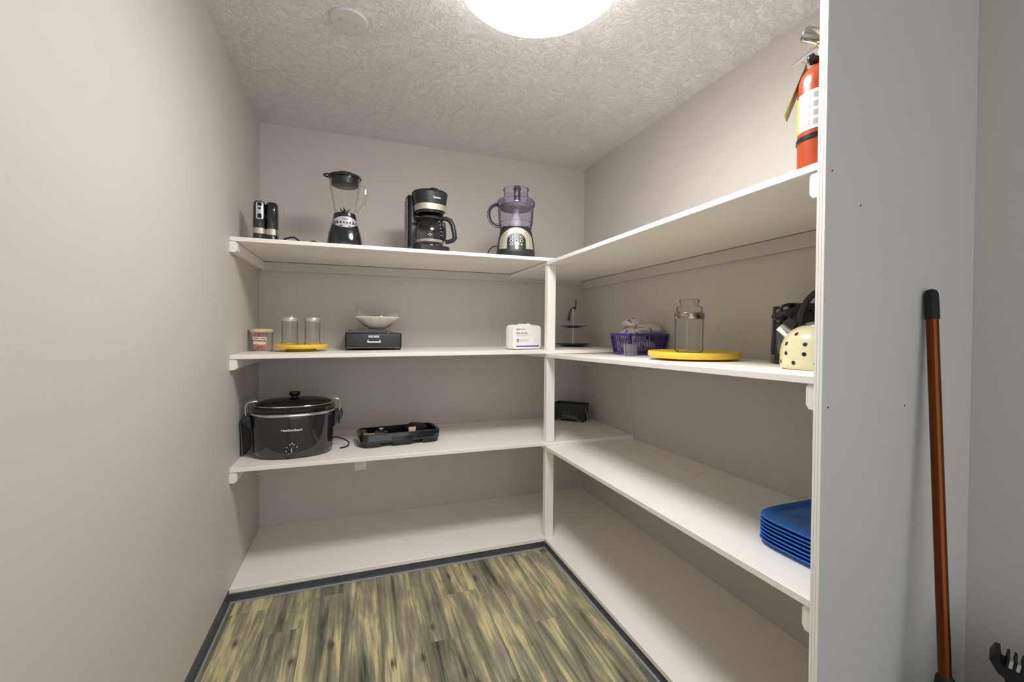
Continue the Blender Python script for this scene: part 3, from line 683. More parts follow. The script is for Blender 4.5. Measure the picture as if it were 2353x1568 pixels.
rings(bm, loops, cap1=False); obj('film', bm, FILM, t, angle=20)

# first aid kit
KX, KY = 1.482, -0.520
KR = math.atan2(0.052, 0.195)
t = thing('first_aid_kit', 'white plastic first aid kit standing upright beside the corner post', 'first aid kit', (KX, KY, z2(KX)), KR)
bm = BM(); prism(bm, rrect(0.214, 0.145, 0.022, 6, cy=0.0732), lambda a, b: (a, 0.030, b), lambda a, b: (a * .985, 0.062, .073 + (b - .073) * .975)); bmesh.ops.bevel(bm, geom=[e for e in bm.edges if len(e.link_faces) == 2 and e.calc_face_angle(0) > 1.0], offset=0.004, segments=2, affect='EDGES'); obj('back_shell', bm, WHITE, t)
bm = BM(); prism(bm, rrect(0.210, 0.142, 0.020, 6, cy=0.0732), lambda a, b: (a * .975, -0.001, .073 + (b - .073) * .97), lambda a, b: (a, 0.0285, b)); bmesh.ops.bevel(bm, geom=[e for e in bm.edges if len(e.link_faces) == 2 and e.calc_face_angle(0) > 1.0], offset=0.004, segments=2, affect='EDGES'); fr = obj('front_shell', bm, WHITE, t)
bm = BM(); tube(bm, [(-0.045, 0.029, 0.145), (-0.040, 0.029, 0.1475), (0.040, 0.029, 0.1475), (0.045, 0.029, 0.145)], 0.004, 8); obj('carry_handle', bm, WHITE, t)
bm = BM(); box(bm, 0.020, 0.031, 0.016, 0.034, 0.140, 0.1545, bev=0.003); obj('latch', bm, WHITE, t)
INDIGO = mat('indigo_print', (0.075, 0.035, 0.36), 0.5); ORNG = mat('orange_print', (0.62, 0.13, 0.035), 0.5); GREYP = mat('grey_print', (0.42, 0.42, 0.46), 0.5); NAVY = mat('navy_print', (0.10, 0.09, 0.22), 0.5)
Y0 = -0.001
bm = BM(); box(bm, -0.078, 0.088, Y0 - 0.0008, Y0, 0.0165, 0.0235); obj('stripe', bm, INDIGO, fr, smooth=False)
obj('lettering', text_mesh('First Aid Kit', 0.0165, flat_front(Y0, -0.078, 0.096), 'LEFT', 0.0005), ORNG, fr, smooth=False)
obj('lettering', text_mesh('FIRST AID ONLY', 0.0068, flat_front(Y0, -0.064, 0.1195), 'LEFT', 0.0002), NAVY, fr, smooth=False)
bm = BM(); tube(bm, [(-0.071 + .005 * math.cos(a), Y0 - .0003, 0.1175 + .005 * math.sin(a)) for a in [2 * PI * k / 16 for k in range(16)]], 0.0014, 5, closed=True); obj('logo', bm, NAVY, fr)
bm = BM()
for x0, x1, z in ((-0.077, .020, .083), (-0.077, -.015, .080), (-.052, .026, .062), (-.052, -.006, .058), (-.052, .014, .053), (-.052, .006, .048)): box(bm, x0, x1, Y0 - 0.0005, Y0, z - 0.0007, z + 0.0007)
obj('fine_print', bm, GREYP, fr, smooth=False)
bm = BM(); prism(bm, rrect(0.0165, 0.0175, 0.002, 2, cx=-0.066, cy=0.054), lambda a, b: (a, Y0, b), lambda a, b: (a, Y0 - 0.0008, b)); sq = obj('emblem', bm, INDIGO, fr, smooth=False)
bm = BM(); tube(bm, [(-0.066 + .004 * math.cos(a), Y0 - .001, 0.054 + .004 * math.sin(a)) for a in [2 * PI * k / 12 for k in range(12)]], 0.0012, 5, closed=True); obj('emblem_ring', bm, PRINTW, sq)
for dx, dz in ((0, .011), (0, -.011), (.011, 0), (-.011, 0)):
    bm = BM(); prism(bm, rrect(0.008, 0.008, 0.0025, 3, cx=0.066 + dx, cy=0.052 + dz), lambda a, b: (a, Y0 + .0005, b), lambda a, b: (a, Y0 - 0.0008, b)); obj('cross_stud', bm, mat('pale_grey', (0.68, 0.68, 0.70), 0.5), fr)

# ------------------------------------------------------------------ second shelf, right side
# two-tier stand in the corner
AX, AY = 1.955, -0.195
AZ = zb(1, AX)
t = thing('tiered_stand', 'two-tier stand with dark blue plates and a small bird on top', 'tiered stand', (AX, AY, AZ), 0)
BLUEP = mat('blue_glaze', (0.022, 0.060, 0.095), 0.18, coat=0.4, var=0.4, vscale=14)
def plate(bm, r, z, h): lathe(bm, [(r * .52, z), (r * .62, z + h * .3), (r, z + h), (r * .99, z + h + .002), (r * .6, z + h * .45 + .003), (r * .05, z + h * .2 + .003)], 44, ex=2.0)
bm = BM(); plate(bm, 0.128, 0.0006, 0.020); obj('lower_plate', bm, BLUEP, t)
bm = BM(); plate(bm, 0.096, 0.128, 0.016); obj('upper_plate', bm, BLUEP, t)
ROD = mat('pewter', (0.74, 0.71, 0.64), 0.45, 0.3)
bm = BM(); tube(bm, [(0, 0, 0.006), (0, 0, 0.245)], 0.0048, 10); obj('rod', bm, ROD, t)
DKM = mat('dark_pewter', (0.10, 0.095, 0.08), 0.35, 0.7)
bm = BM(); tube(bm, smooth_path([(-0.036, 0, 0.180), (-0.031, 0, 0.212), (-0.026, 0, 0.240), (-0.012, 0, 0.258), (0.004, 0, 0.262), (0.014, 0, 0.270), (0.019, 0, 0.288), (0.018, 0, 0.304), (0.024, 0, 0.310)]),
     [0.0150 - 0.0070 * min(1, k / 12) if k < 14 else (0.008 + 0.010 * math.exp(-((k - 24) / 5.0) ** 2) if k < 34 else 0.0055) for k in range(49)], 10, flat=0.7); bd = obj('bird', bm, DKM, t)
bm = BM()
for a in (-0.5, 0, 0.5): tube(bm, [(0.018, 0, 0.306), (0.016 + 0.012 * math.sin(a), 0.0, 0.326)], 0.0015, 5)
obj('crest', bm, DKM, bd)
bm = BM(); lathe(bm, [(0.001, -0.012), (0.010, -0.006), (0.011, 0.004), (0.001, 0.012)], 16, M=Matrix.Translation((-0.004, -0.004, 0.254)) @ Matrix.Rotation(1.2, 4, 'Y')); obj('wing', bm, ROD, bd)

# purple basket with printed bags
BX0, BX1, BY0, BY1 = 1.885, 2.122, -0.972, -0.795
BZ = zr(1, (BY0 + BY1) / 2)
t = thing('storage_basket', 'purple slotted plastic basket full of printed bags', 'basket', ((BX0 + BX1) / 2, (BY0 + BY1) / 2, BZ), 0)
VIOLET = mat('violet_plastic', (0.075, 0.045, 0.26), 0.35)
hw, hd_ = (BX1 - BX0) / 2, (BY1 - BY0) / 2
BH = 0.112
def corner(sx, sy, s): k = 0.87 + 0.13 * s; return Vector((sx * hw * k, sy * hd_ * k, 0.004 + (BH - .004) * s))
bm = BM(); box(bm, -hw * .87, hw * .87, -hd_ * .87, hd_ * .87, 0.0006, 0.005); obj('bottom', bm, VIOLET, t, smooth=False)
for (a, b_) in (((-1, -1), (1, -1)), ((1, -1), (1, 1)), ((1, 1), (-1, 1)), ((-1, 1), (-1, -1))):
    bm = BM(); n = 14 if a[1] == b_[1] else 10
    P_ = lambda u, s: corner(*a, s).lerp(corner(*b_, s), u)
    def bar(u0, s0, u1, s1, w, nrm=(0, 0, 1)):
        tube(bm, [P_(u0, s0), P_(u1, s1)], w, 4)
    for k in range(n + 1): bar(k / n, 0.0, k / n, 1.0, 0.0022 if 0 < k < n else 0.008)
    for s in (0.03, 0.36, 0.66, 0.97): bar(0, s, 1, s, 0.0030 if s in (0.36, 0.66) else 0.0085)
    obj('side_wall', bm, VIOLET, t, smooth=False)
bm = BM()
loop = [corner(-1, -1, 1), corner(1, -1, 1), corner(1, 1, 1), corner(-1, 1, 1)]
pts = []
for i in range(4):
    for k in range(8): pts.append(loop[i].lerp(loop[(i + 1) % 4], k / 8) * 1.0 + Vector((0, 0, 0)))
tube(bm, [Vector((p.x * 1.03, p.y * 1.03, p.z)) for p in pts], 0.006, 6, closed=True); obj('rim', bm, VIOLET, t, smooth=False)
def print_mat(name, base, spots):
    m, nt, b = nodes(name); N = nt.nodes; L = nt.links
    tc = N.new('ShaderNodeTexCoord'); n = N.new('ShaderNodeTexNoise'); n.inputs['Scale'].default_value = 22; n.inputs['Detail'].default_value = 2
    L.new(tc.outputs['Object'], n.inputs['Vector']); r = N.new('ShaderNodeValToRGB'); c = r.color_ramp; c.interpolation = 'CONSTANT'
    c.elements[0].position = 0.0; c.elements[0].color = (*spots[0], 1); c.elements[1].position = 0.38; c.elements[1].color = (*base, 1)
    for pos, col in ((0.58, spots[1]), (0.68, base), (0.74, spots[2])): e = c.elements.new(pos); e.color = (*col, 1)
    L.new(n.outputs['Fac'], r.inputs['Fac']); L.new(r.outputs['Color'], b.inputs['Base Color']); b.inputs['Roughness'].default_value = 0.25; return m
def pillow(name, label, w, d, h, loc, rot, m, seed, group='printed bags in the basket'):
    rnd = random.Random(seed); bm = BM(); nx, ny = 12, 8; top = {}; bot = {}
    for i in range(nx + 1):
        for j in range(ny + 1):
            u, v = i / nx * 2 - 1, j / ny * 2 - 1
            e = max(0, (1 - u ** 4)) ** 0.5 * max(0, (1 - v ** 4)) ** 0.5
            wob = rnd.uniform(-.12, .12) * e
            top[i, j] = bm.verts.new((u * w / 2, v * d / 2, h / 2 * (e + wob) + 0.0006)); bot[i, j] = bm.verts.new((u * w / 2, v * d / 2, -h / 2 * (e + wob * .5) - 0.0006))
    for i in range(nx):
        for j in range(ny):
            bm.faces.new((top[i, j], top[i + 1, j], top[i + 1, j + 1], top[i, j + 1])); bm.faces.new((bot[i, j], bot[i, j + 1], bot[i + 1, j + 1], bot[i + 1, j]))
    for i in range(nx):
        bm.faces.new((top[i, 0], bot[i, 0], bot[i + 1, 0], top[i + 1, 0])); bm.faces.new((top[i, ny], top[i + 1, ny], bot[i + 1, ny], bot[i, ny]))
    for j in range(ny):
        bm.faces.new((top[0, j], top[0, j + 1], bot[0, j + 1], bot[0, j])); bm.faces.new((top[nx, j], bot[nx, j], bot[nx, j + 1], top[nx, j + 1]))
    o = obj(name, bm, m, None, angle=50, loc=loc, rot=rot); tag(o, label, 'bag', group); return o
BCX, BCY = (BX0 + BX1) / 2, (BY0 + BY1) / 2
pillow('snack_bag', 'white and pale blue printed bag leaning at the left end of the purple basket', 0.12, 0.13, 0.035, (BCX - 0.046, BCY + 0.005, BZ + 0.128), (0.15, -0.62, 0.1), print_mat('bag_print_a', (0.66, 0.64, 0.70), ((0.22, 0.20, 0.52), (0.60, 0.24, 0.14), (0.10, 0.10, 0.50))), 1)
pillow('snack_bag', 'pale box-shaped bag with blue top lying across the purple basket', 0.150, 0.12, 0.070, (BCX + 0.036, BCY - 0.010, BZ + 0.138), (0.05, 0.02, 0.05), print_mat('bag_print_b', (0.62, 0.59, 0.55), ((0.28, 0.27, 0.55), (0.56, 0.54, 0.58), (0.34, 0.32, 0.60))), 2)
pillow('snack_bag', 'small whitish bag with dark red corner on top of the purple basket', 0.10, 0.09, 0.035, (BCX - 0.022, BCY + 0.030, BZ + 0.178), (0.1, -0.25, 0.4), print_mat('bag_print_c', (0.70, 0.66, 0.66), ((0.20, 0.03, 0.03), (0.62, 0.58, 0.62), (0.28, 0.26, 0.50))), 3)
pillow('snack_bag', 'white bag low inside the purple basket seen through its slots', 0.165, 0.125, 0.075, (BCX - 0.006, BCY, BZ + 0.048), (0.0, 0.0, 0.0), print_mat('bag_print_d', (0.72, 0.70, 0.70), ((0.30, 0.24, 0.50), (0.68, 0.66, 0.66), (0.30, 0.12, 0.12))), 4)

# clear scoop in front of the basket
CX, CY = 1.838, -1.045
t = thing('measuring_scoop', 'clear plastic measuring scoop standing in front of the purple basket', 'scoop', (CX, CY, zr(1, CY)), 0)
SCOOP = glass('scoop_plastic', (0.80, 0.81, 0.84), 0.05, 0.8, haze=((0.60, 0.60, 0.66), 0.22), rough=0.1)
bm = BM(); lathe(bm, [(0.030, 0.0006), (0.032, 0.003), (0.036, 0.060)], 32, cap1=False); bmesh.ops.solidify(bm, geom=list(bm.faces), thickness=0.0015); obj('cup', bm, SCOOP, t)
bm = BM(); tube(bm, [(0.026, 0.022, 0.058), (0.034, 0.030, 0.075), (0.052, 0.046, 0.122)], 0.0042, 6, flat=0.5); obj('handle', bm, SCOOP, t)

# jar on the large turntable
JX, JY = 1.862, -1.455
JZ = zr(1, JY)
jz = turntable((JX, JY, JZ), 0.183, 0.026, 'large yellow turntable holding a lidded glass jar on the right shelf', 0.090, 0.010) + JZ
t = thing('glass_jar', 'tall lidded glass jar with steel band and side handles on yellow turntable', 'jar', (JX - 0.012, JY + 0.012, jz + 0.0004), 0.75)
bm = BM(); lathe(bm, [(0.050, 0.0), (0.056, 0.006), (0.057, 0.018), (0.0575, 0.142)], 40, cap1=False); jb = obj('glass_body', bm, GLASS, t)
bm = BM(); lathe(bm, [(0.0595, 0.140), (0.0605, 0.142), (0.0605, 0.163), (0.0595, 0.165)], 40, cap0=False, cap1=False); obj('steel_band', bm, mat('dark_steel', (0.40, 0.37, 0.32), 0.22, 1.0), t)
bm = BM(); lathe(bm, [(0.048, 0.166), (0.052, 0.170), (0.052, 0.186), (0.0495, 0.191), (0.036, 0.192), (0.035, 0.201), (0.040, 0.212), (0.0405, 0.218), (0.037, 0.222), (0.01, 0.220)], 36); obj('glass_lid', bm, glass('lid_glass', (0.93, 0.925, 0.90), 0.05, 0.9, haze=((0.62, 0.60, 0.54), 0.12)), t)
for s in (-1, 1):
    bm = BM(); tube(bm, smooth_path([(s * 0.058, 0, 0.142), (s * 0.070, 0, 0.138), (s * 0.074, 0, 0.122), (s * 0.074, 0, 0.018), (s * 0.070, 0, 0.008), (s * 0.056, 0, 0.007)], 4), 0.0032, 8); obj('handle', bm, GLASS, t)

# single-cup brewer
GX, GY = 2.008, -1.800
t = thing('pod_brewer', 'glossy black single-cup pod brewer behind the polka-dot kettle', 'coffee maker', (GX, GY, zr(1, GY)), -0.72)
bm = BM(); prism(bm, rrect(0.150, 0.150, 0.035, 5), lambda a, b: (a, b, 0.0006), lambda a, b: (a * .97, b * .97, 0.030)); obj('base', bm, BLACK, t)
bm = BM(); prism(bm, rrect(0.150, 0.070, 0.025, 5, cy=0.038), lambda a, b: (a * .97, b, 0.030), lambda a, b: (a * .90, b, 0.205)); obj('rear_column', bm, BLACK, t)
bm = BM(); prism(bm, [(-0.070, 0.150), (-0.052, 0.140), (0.01, 0.140), (0.07, 0.150), (0.068, 0.196), (0.05, 0.212), (-0.045, 0.214), (-0.062, 0.200)], lambda a, b: (b * 0 + a * .98, -0.060, b), lambda a, b: (a, 0.060, b)); bmesh.ops.bevel(bm, geom=list(bm.edges), offset=0.006, segments=2, affect='EDGES'); hd = obj('brew_head', bm, BLACK, t)
bm = BM(); tube(bm, smooth_path([(-0.074, -0.02, 0.165), (-0.060, -0.068, 0.176), (-0.01, -0.078, 0.192), (0.045, -0.070, 0.200), (0.072, -0.03, 0.200)]), 0.007, 8, flat=1.4); obj('lid_handle', bm, CHAR, hd)
bm = BM(); lathe(bm, [(0.004, -0.014), (0.028, -0.010), (0.036, 0.0), (0.028, 0.010), (0.004, 0.014)], 28, M=Matrix.Translation((0.006, -0.064, 0.160)) @ Matrix.Rotation(PI / 2, 4, 'X')); obj('pod_holder', bm, CHAR, hd)
bm = BM(); lathe(bm, [(0.016, 0.0), (0.016, 0.006)], 20, M=Matrix.Translation((0.006, -0.055, 0.134))); obj('spout', bm, CHROME, hd)
bm = BM(); lathe(bm, [(0.026, 0.032), (0.031, 0.060), (0.033, 0.105), (0.030, 0.125), (0.026, 0.130)], 28, cx=-0.036, cy=-0.042); obj('water_cup', bm, mat('smoke_plastic', (0.10, 0.10, 0.11), 0.12, coat=0.5), t)
bm = BM(); prism(bm, rrect(0.120, 0.075, 0.02, 4, cy=-0.040), lambda a, b: (a, b, 0.0302), lambda a, b: (a, b, 0.0365)); obj('drip_tray', bm, SATIN, t)
bm = BM(); lathe(bm, [(0.0085, 0), (0.0085, .004)], 16, M=Matrix.Translation((-0.045, -0.061, 0.192)) @ Matrix.Rotation(PI / 2, 4, 'X')); obj('button', bm, SILVER, t)

# polka-dot kettle
QX, QY = 1.802, -2.030
t = thing('kettle', 'cream enamel kettle with black polka dots and black arched handle', 'kettle', (QX, QY, zr(1, QY)), 0.0)
kp = [(0.094, 0.0006), (0.0985, 0.004), (0.1005, 0.020), (0.1000, 0.050), (0.096, 0.072), (0.088, 0.092), (0.075, 0.110), (0.058, 0.122), (0.042, 0.128)]
bm = BM(); lathe(bm, kp, 56); kb_ = obj('body', bm, mat('cream_enamel', (0.68, 0.64, 0.41), 0.13, coat=0.5), t, angle=60)
def kr(z):
    for a, b_ in zip(kp, kp[1:]):
        if z <= b_[1]: return a[0] + (b_[0] - a[0]) * (z - a[1]) / (b_[1] - a[1]), (b_[0] - a[0]) / (b_[1] - a[1])
    return kp[-1][0], -1
DOT = mat('dot_black', (0.012, 0.012, 0.012), 0.25)
for q, z in enumerate((0.020, 0.046, 0.074, 0.102)):
    n = (11, 11, 10, 8)[q]
    for k in range(n):
        a = 2 * PI * (k + 0.5 * (q % 2)) / n + 0.25; r, sl = kr(z); rd = 0.0060
        bm = BM(); c = None; ring = []
        e1 = Vector((-math.sin(a), math.cos(a), 0)); e2 = Vector((sl * math.cos(a), sl * math.sin(a), 1)).normalized(); nn = e1.cross(e2)
        pc = Vector((r * math.cos(a), r * math.sin(a), z)) + nn * 0.0006
        ring = [bm.verts.new(pc + e1 * rd * math.cos(2 * PI * i / 16) + e2 * rd * math.sin(2 * PI * i / 16) - nn * 0.0003) for i in range(16)]
        c = bm.verts.new(pc + nn * 0.0002)
        for i in range(16): bm.faces.new((c, ring[i], ring[(i + 1) % 16]))
        obj('dot', bm, DOT, kb_)
bm = BM(); lathe(bm, [(0.044, 0.1275), (0.043, 0.131), (0.030, 0.137), (0.012, 0.140)], 36); ld = obj('lid', bm, CHROME, t)
bm = BM(); lathe(bm, [(0.006, 0.139), (0.006, 0.150), (0.013, 0.158), (0.013, 0.166), (0.004, 0.172)], 20); obj('knob', bm, SATIN, ld)
aS = 2.25                                  # the spout points to the left and a little towards the room
sd = Vector((math.cos(aS), math.sin(aS), 0))
Ms = Matrix.Translation(sd * 0.076 + Vector((0, 0, 0.104))) @ Matrix((( -sd.x * 0 + sd.y, 0, 0, 0), (0, 1, 0, 0), (0, 0, 1, 0), (0, 0, 0, 1))).Identity(4) @ (sd + Vector((0, 0, 0.95))).to_track_quat('Z', 'Y').to_matrix().to_4x4()
bm = BM(); lathe(bm, [(0.0175, -0.004), (0.0165, 0.030), (0.0175, 0.032), (0.0150, 0.032), (0.0145, 0.020)], 28, M=Ms, cap1=True); sp = obj('spout', bm, CHROME, t)
bm = BM(); box(bm, -0.013, 0.013, 0.010, 0.034, 0.004, 0.034, bev=0.004, M=Ms); obj('spout_flap', bm, CHAR, sp)
hp = [(sd.x * 0.050 * math.cos(a), sd.y * 0.050 * math.cos(a), 0.118 + 0.108 * math.sin(a)) for a in [PI * k / 24 for k in range(25)]]
bm = BM(); tube(bm, hp, 0.0055, 10, flat=1.7); obj('handle', bm, SATIN, t)

# ------------------------------------------------------------------ third shelf
z3 = lambda x: zb(2, x)
QX, QY = 0.240, -0.445
t = thing('slow_cooker', 'large oval black slow cooker with glass lid and wire clips', 'slow cooker', (QX, QY, z3(QX)), 0.06)
Lf = Loft([(0.004, .172, .128), (0.012, .180, .135), (0.030, .184, .138), (0.205, .190, .143), (0.214, .190, .143)], 2.25)
bm = BM(); Lf.mesh(bm, 64); bd = obj('body', bm, mat('cooker_black', (0.016, 0.016, 0.018), 0.09, coat=0.8), t)
bm = BM(); lathe(bm, [(1, 0.0005), (1.0, 0.0075)], 56, sx=.165, sy=.122, ex=2.25); obj('foot_ring', bm, MATTE, t)
bm = BM(); Loft([(0.208, .1945, .1475), (0.212, .1975, .1505), (0.217, .1975, .1505), (0.221, .1935, .1465)], 2.25).mesh(bm, 64); obj('rim_band', bm, CHROME, t)
bm = BM(); Loft([(0.2205, .186, .139), (0.226, .192, .145), (0.240, .193, .146), (0.246, .186, .139), (0.246, .172, .125)], 2.25).mesh(bm, 64); obj('crock_rim', bm, BLACK, t)
bm = BM(); Loft([(0.2462, .176, .129), (0.250, .179, .132), (0.254, .176, .129)], 2.25).mesh(bm, 64, False, False); ld0 = obj('lid_ring', bm, CHROME, t)
bm = BM(); st = []
for k in range(8):
    a = k / 7 * PI / 2 * 0.93; st.append((0.252 + 0.030 * math.sin(a), .176 * math.cos(a), .129 * math.cos(a)))
Loft(st, 2.2).mesh(bm, 56, False, True); ld = obj('glass_lid', bm, glass('smoke_lid', (0.40, 0.38, 0.33), 0.06, 0.95), t)
bm = BM(); lathe(bm, [(0.018, 0.277), (0.017, 0.287), (0.024, 0.293), (0.028, 0.302), (0.024, 0.311), (0.010, 0.314)], 28); obj('lid_knob', bm, SATIN, ld)
for s in (-1, 1):
    bm = BM(); prism(bm, [(0.183, 0.120), (0.190, 0.205), (0.222, 0.207), (0.230, 0.198), (0.226, 0.172), (0.212, 0.166), (0.200, 0.155)], lambda a, b: (s * a, -0.048, b), lambda a, b: (s * a, 0.048, b))
    bmesh.ops.bevel(bm, geom=list(bm.edges), offset=0.004, segments=2, affect='EDGES'); hn = obj('handle', bm, CHAR, t)
    bm = BM(); tube(bm, smooth_path([(s * 0.210, -0.03, 0.200), (s * 0.214, -0.03, 0.235), (s * 0.208, -0.03, 0.262), (s * 0.186, -0.028, 0.270), (s * 0.165, -0.02, 0.272)], 4), 0.0032, 8)
    tube(bm, smooth_path([(s * 0.210, 0.03, 0.200), (s * 0.214, 0.03, 0.235), (s * 0.208, 0.03, 0.262), (s * 0.186, 0.028, 0.270), (s * 0.165, 0.02, 0.272), (s * 0.165, -0.02, 0.272)], 4), 0.0032, 8)
    obj('wire_clip', bm, mat('clip_wire', (0.70, 0.66, 0.52), 0.3, 0.8), hn)
    bm = BM(); box(bm, min(s * .205, s * .213), max(s * .205, s * .213), -0.052, -0.046, 0.140, 0.180, bev=0.002); obj('latch', bm, MATTE, hn)
f = lambda x, z, o: Lf.front(x, z, o)
bm = BM(); lathe(bm, [(0.017, 0.0), (0.0165, 0.006), (0.012, 0.007), (0.010, 0.020), (0.002, 0.021)], 28, M=Matrix.Translation(f(-0.004, 0.048, -0.001)) @ Matrix.Rotation(PI / 2, 4, 'X')); kn = obj('dial', bm, SATIN, bd)
bm = BM(); box(bm, -0.0065, -0.0015, -0.024, -0.020, 0.038, 0.060, M=Matrix.Translation((0, f(-0.004, .048, 0).y, 0))); obj('pointer', bm, CHROME, kn, smooth=False)
bm = BM()
for k in range(6):
    a = 0.5 + k * 0.72; on_surface(bm, rrect(0.005, 0.004, 0.001, 1, cx=-0.004 + 0.0245 * math.cos(a), cy=0.048 + 0.0245 * math.sin(a)), f, 0.0006, 0.0004, 1)
on_surface(bm, rrect(0.006, 0.005, 0.001, 1, cx=-0.004, cy=0.078), f, 0.0006, 0.0004, 1)
obj('dial_marks', bm, PRINTW, bd, smooth=False)
obj('lettering', text_mesh('HamiltonBeach', 0.0150, lambda x, z, d: Lf.front(x - 0.004, 0.142 + z, 0.0005 + d), bold=0.0003), PRINTW, bd, smooth=False)
cord('cord', [(0.120, 0.09, 0.05), (0.19, 0.07, 0.045), (0.235, 0.055, 0.032), (0.262, 0.030, 0.016), (0.250, 0.0, 0.006), (0.215, -0.02, 0.004)], t, 0.0032)

# griddle plate leaning on the left wall behind the cooker
t = thing('griddle_plate', 'dark grey flat plate leaning on the left wall behind the slow cooker', 'griddle plate', (0.016, -0.375, z3(0)), 0)
bm = BM(); prism(bm, rrect(0.190, 0.175, 0.022, 5, cy=0.0885), lambda a, b: (0.0 - 0.0085 * b / 0.17, a, b), lambda a, b: (-0.005 - 0.0085 * b / 0.17, a, b)); obj('plate', bm, mat('griddle_grey', (0.085, 0.085, 0.092), 0.3), t)
bm = BM(); tube(bm, [(0.0005 - 0.0085 * b / 0.17, a, b) for a, b in rrect(0.178, 0.163, 0.018, 5, cy=0.0885)], 0.0016, 6, closed=True); obj('raised_rim', bm, SATIN, t)

# griddle base
HX, HY, HR = 0.762, -0.372, 0.104
t = thing('electric_griddle', 'shallow black electric griddle base lying open with its control inside', 'griddle', (HX, HY, z3(HX)), HR); t.scale = (1.09, 1.04, 1.15)
ol = rrect(0.400, 0.200, 0.045, 6); il = rrect(0.372, 0.172, 0.034, 6)
bm = BM()
L1 = [[(a, b, 0.020) for a, b in ol], [(a * 1.005, b * 1.01, 0.056) for a, b in ol], [(a * .995, b * .99, 0.060) for a, b in ol], [(a, b, 0.058) for a, b in il], [(a * .97, b * .95, 0.022) for a, b in il]]
rings(bm, L1, cap0=False, cap1=True); obj('pan', bm, BLACK, t)
for sx in (-1, 1):
    for sy in (-1, 1):
        bm = BM(); q = [(0.105, 0.094), (0.155, 0.097), (0.178, 0.090), (0.193, 0.072), (0.1985, 0.045), (0.185, 0.045), (0.172, 0.066), (0.150, 0.082), (0.110, 0.082)]
        prism(bm, q, lambda a, b: (sx * a * .985, sy * b, 0.0006), lambda a, b: (sx * a, sy * b, 0.0215)); obj('leg', bm, SATIN, t)
bm = BM(); box(bm, -0.048, 0.052, -0.104, -0.092, 0.006, 0.044, bev=0.004); obj('front_skirt', bm, SATIN, t)
bm = BM(); box(bm, 0.198, 0.212, -0.02, 0.05, 0.032, 0.052, bev=0.005); obj('end_handle', bm, SATIN, t)
bm = BM(); box(bm, -0.185, -0.160, -0.035, 0.03, 0.056, 0.064, bev=0.003); obj('end_handle', bm, SATIN, t)
bm = BM(); tube(bm, [(a, b, 0.0595) for a, b in rrect(0.384, 0.184, 0.038, 6)], 0.0018, 6, closed=True); obj('rim_line', bm, CHAR, t)
ctl = thing('temperature_probe', 'black plug-in griddle control with brass probe and coiled cord', 'control', (HX, HY, z3(HX)), HR); ctl.scale = (1.09, 1.04, 1.15)
bm = BM(); box(bm, -0.128, -0.062, -0.062, -0.022, 0.0225, 0.064, bev=0.008); bx_ = obj('housing', bm, BLACK, ctl)
bm = BM(); lathe(bm, [(0.016, 0.0642), (0.015, 0.074), (0.012, 0.0765)], 22, cx=-0.094, cy=-0.040); obj('dial', bm, SATIN, bx_)
bm = BM(); lathe(bm, [(0.011, 0.0766), (0.010, 0.0778)], 18, cx=-0.094, cy=-0.040); obj('dial_cap', bm, SILVER, bx_)
bm = BM(); tube(bm, [(-0.128, -0.064, 0.058), (-0.182, -0.070, 0.0625)], 0.0042, 8); obj('probe', bm, mat('brass', (0.75, 0.58, 0.25), 0.25, 1.0), bx_)
cord('cord', [(-0.062, -0.035, 0.04), (-0.03, -0.02, 0.034), (0.02, -0.05, 0.038), (0.07, -0.03, 0.046), (0.12, -0.055, 0.046), (0.155, -0.040, 0.046), (0.150, -0.015, 0.044), (0.08, -0.010, 0.034), (0.02, 0.010, 0.030), (-0.03, 0.045, 0.030)], ctl, 0.0042)
bm = BM(); box(bm, -0.018, 0.012, -0.052, -0.032, 0.034, 0.050, bev=0.004); box(bm, -0.030, -0.018, -0.046, -0.044, 0.040, 0.042); box(bm, -0.030, -0.018, -0.040, -0.038, 0.040, 0.042); obj('plug', bm, SATIN, ctl)
bm = BM(); box(bm, 0.040, 0.076, -0.062, -0.0605, 0.048, 0.076, bev=0.0006, M=None); obj('cord_tag', bm, mat('tag_pink', (0.66, 0.46, 0.38), 0.5), ctl)
ft = thing('drip_scraper', 'black wedge-shaped drip tray lying inside the griddle base', 'drip tray', (HX, HY, z3(HX)), HR); ft.scale = (1.09, 1.04, 1.15)
bm = BM(); prism(bm, [(0.060, 0.03), (0.145, 0.052), (0.155, 0.06), (0.10, 0.066), (0.06, 0.05)], lambda a, b: (a, 0.000, b), lambda a, b: (a - 0.02, 0.070, b + 0.008)); obj('wedge', bm, MATTE, ft, smooth=False)

# dark green crate in the corner
fa = math.atan2(-0.14, 0.156)
FLp = Vector((1.862, -0.100, 0)); u = Vector((math.cos(fa), math.sin(fa), 0)); v = Vector((-u.y, u.x, 0))
cw, cd, ch = 0.218, 0.115, 0.122
cc = FLp + u * cw / 2 + v * cd / 2
t = thing('metal_crate', 'dark green metal crate with rope handle in the shelf corner', 'crate', (cc.x, cc.y, zb(2, cc.x)), fa)
GREEN = mat('army_green', (0.022, 0.026, 0.014), 0.45, 0.2, var=0.5, vscale=30)
bm = BM(); o1 = [(-cw / 2 * .95, -cd / 2 * .92), (cw / 2 * .95, -cd / 2 * .92), (cw / 2 * .95, cd / 2 * .92), (-cw / 2 * .95, cd / 2 * .92)]; o2 = [(a / .95 * 1.02, b / .92 * 1.03) for a, b in o1]
rings(bm, [[(a, b, 0.0008) for a, b in o1], [(a, b, ch) for a, b in o2], [(a * .97, b * .95, ch) for a, b in o2], [(a * .97, b * .95, 0.004) for a, b in o1]]); cr = obj('box', bm, GREEN, t, smooth=False)
PG = mat('worn_print', (0.17, 0.17, 0.12), 0.5)
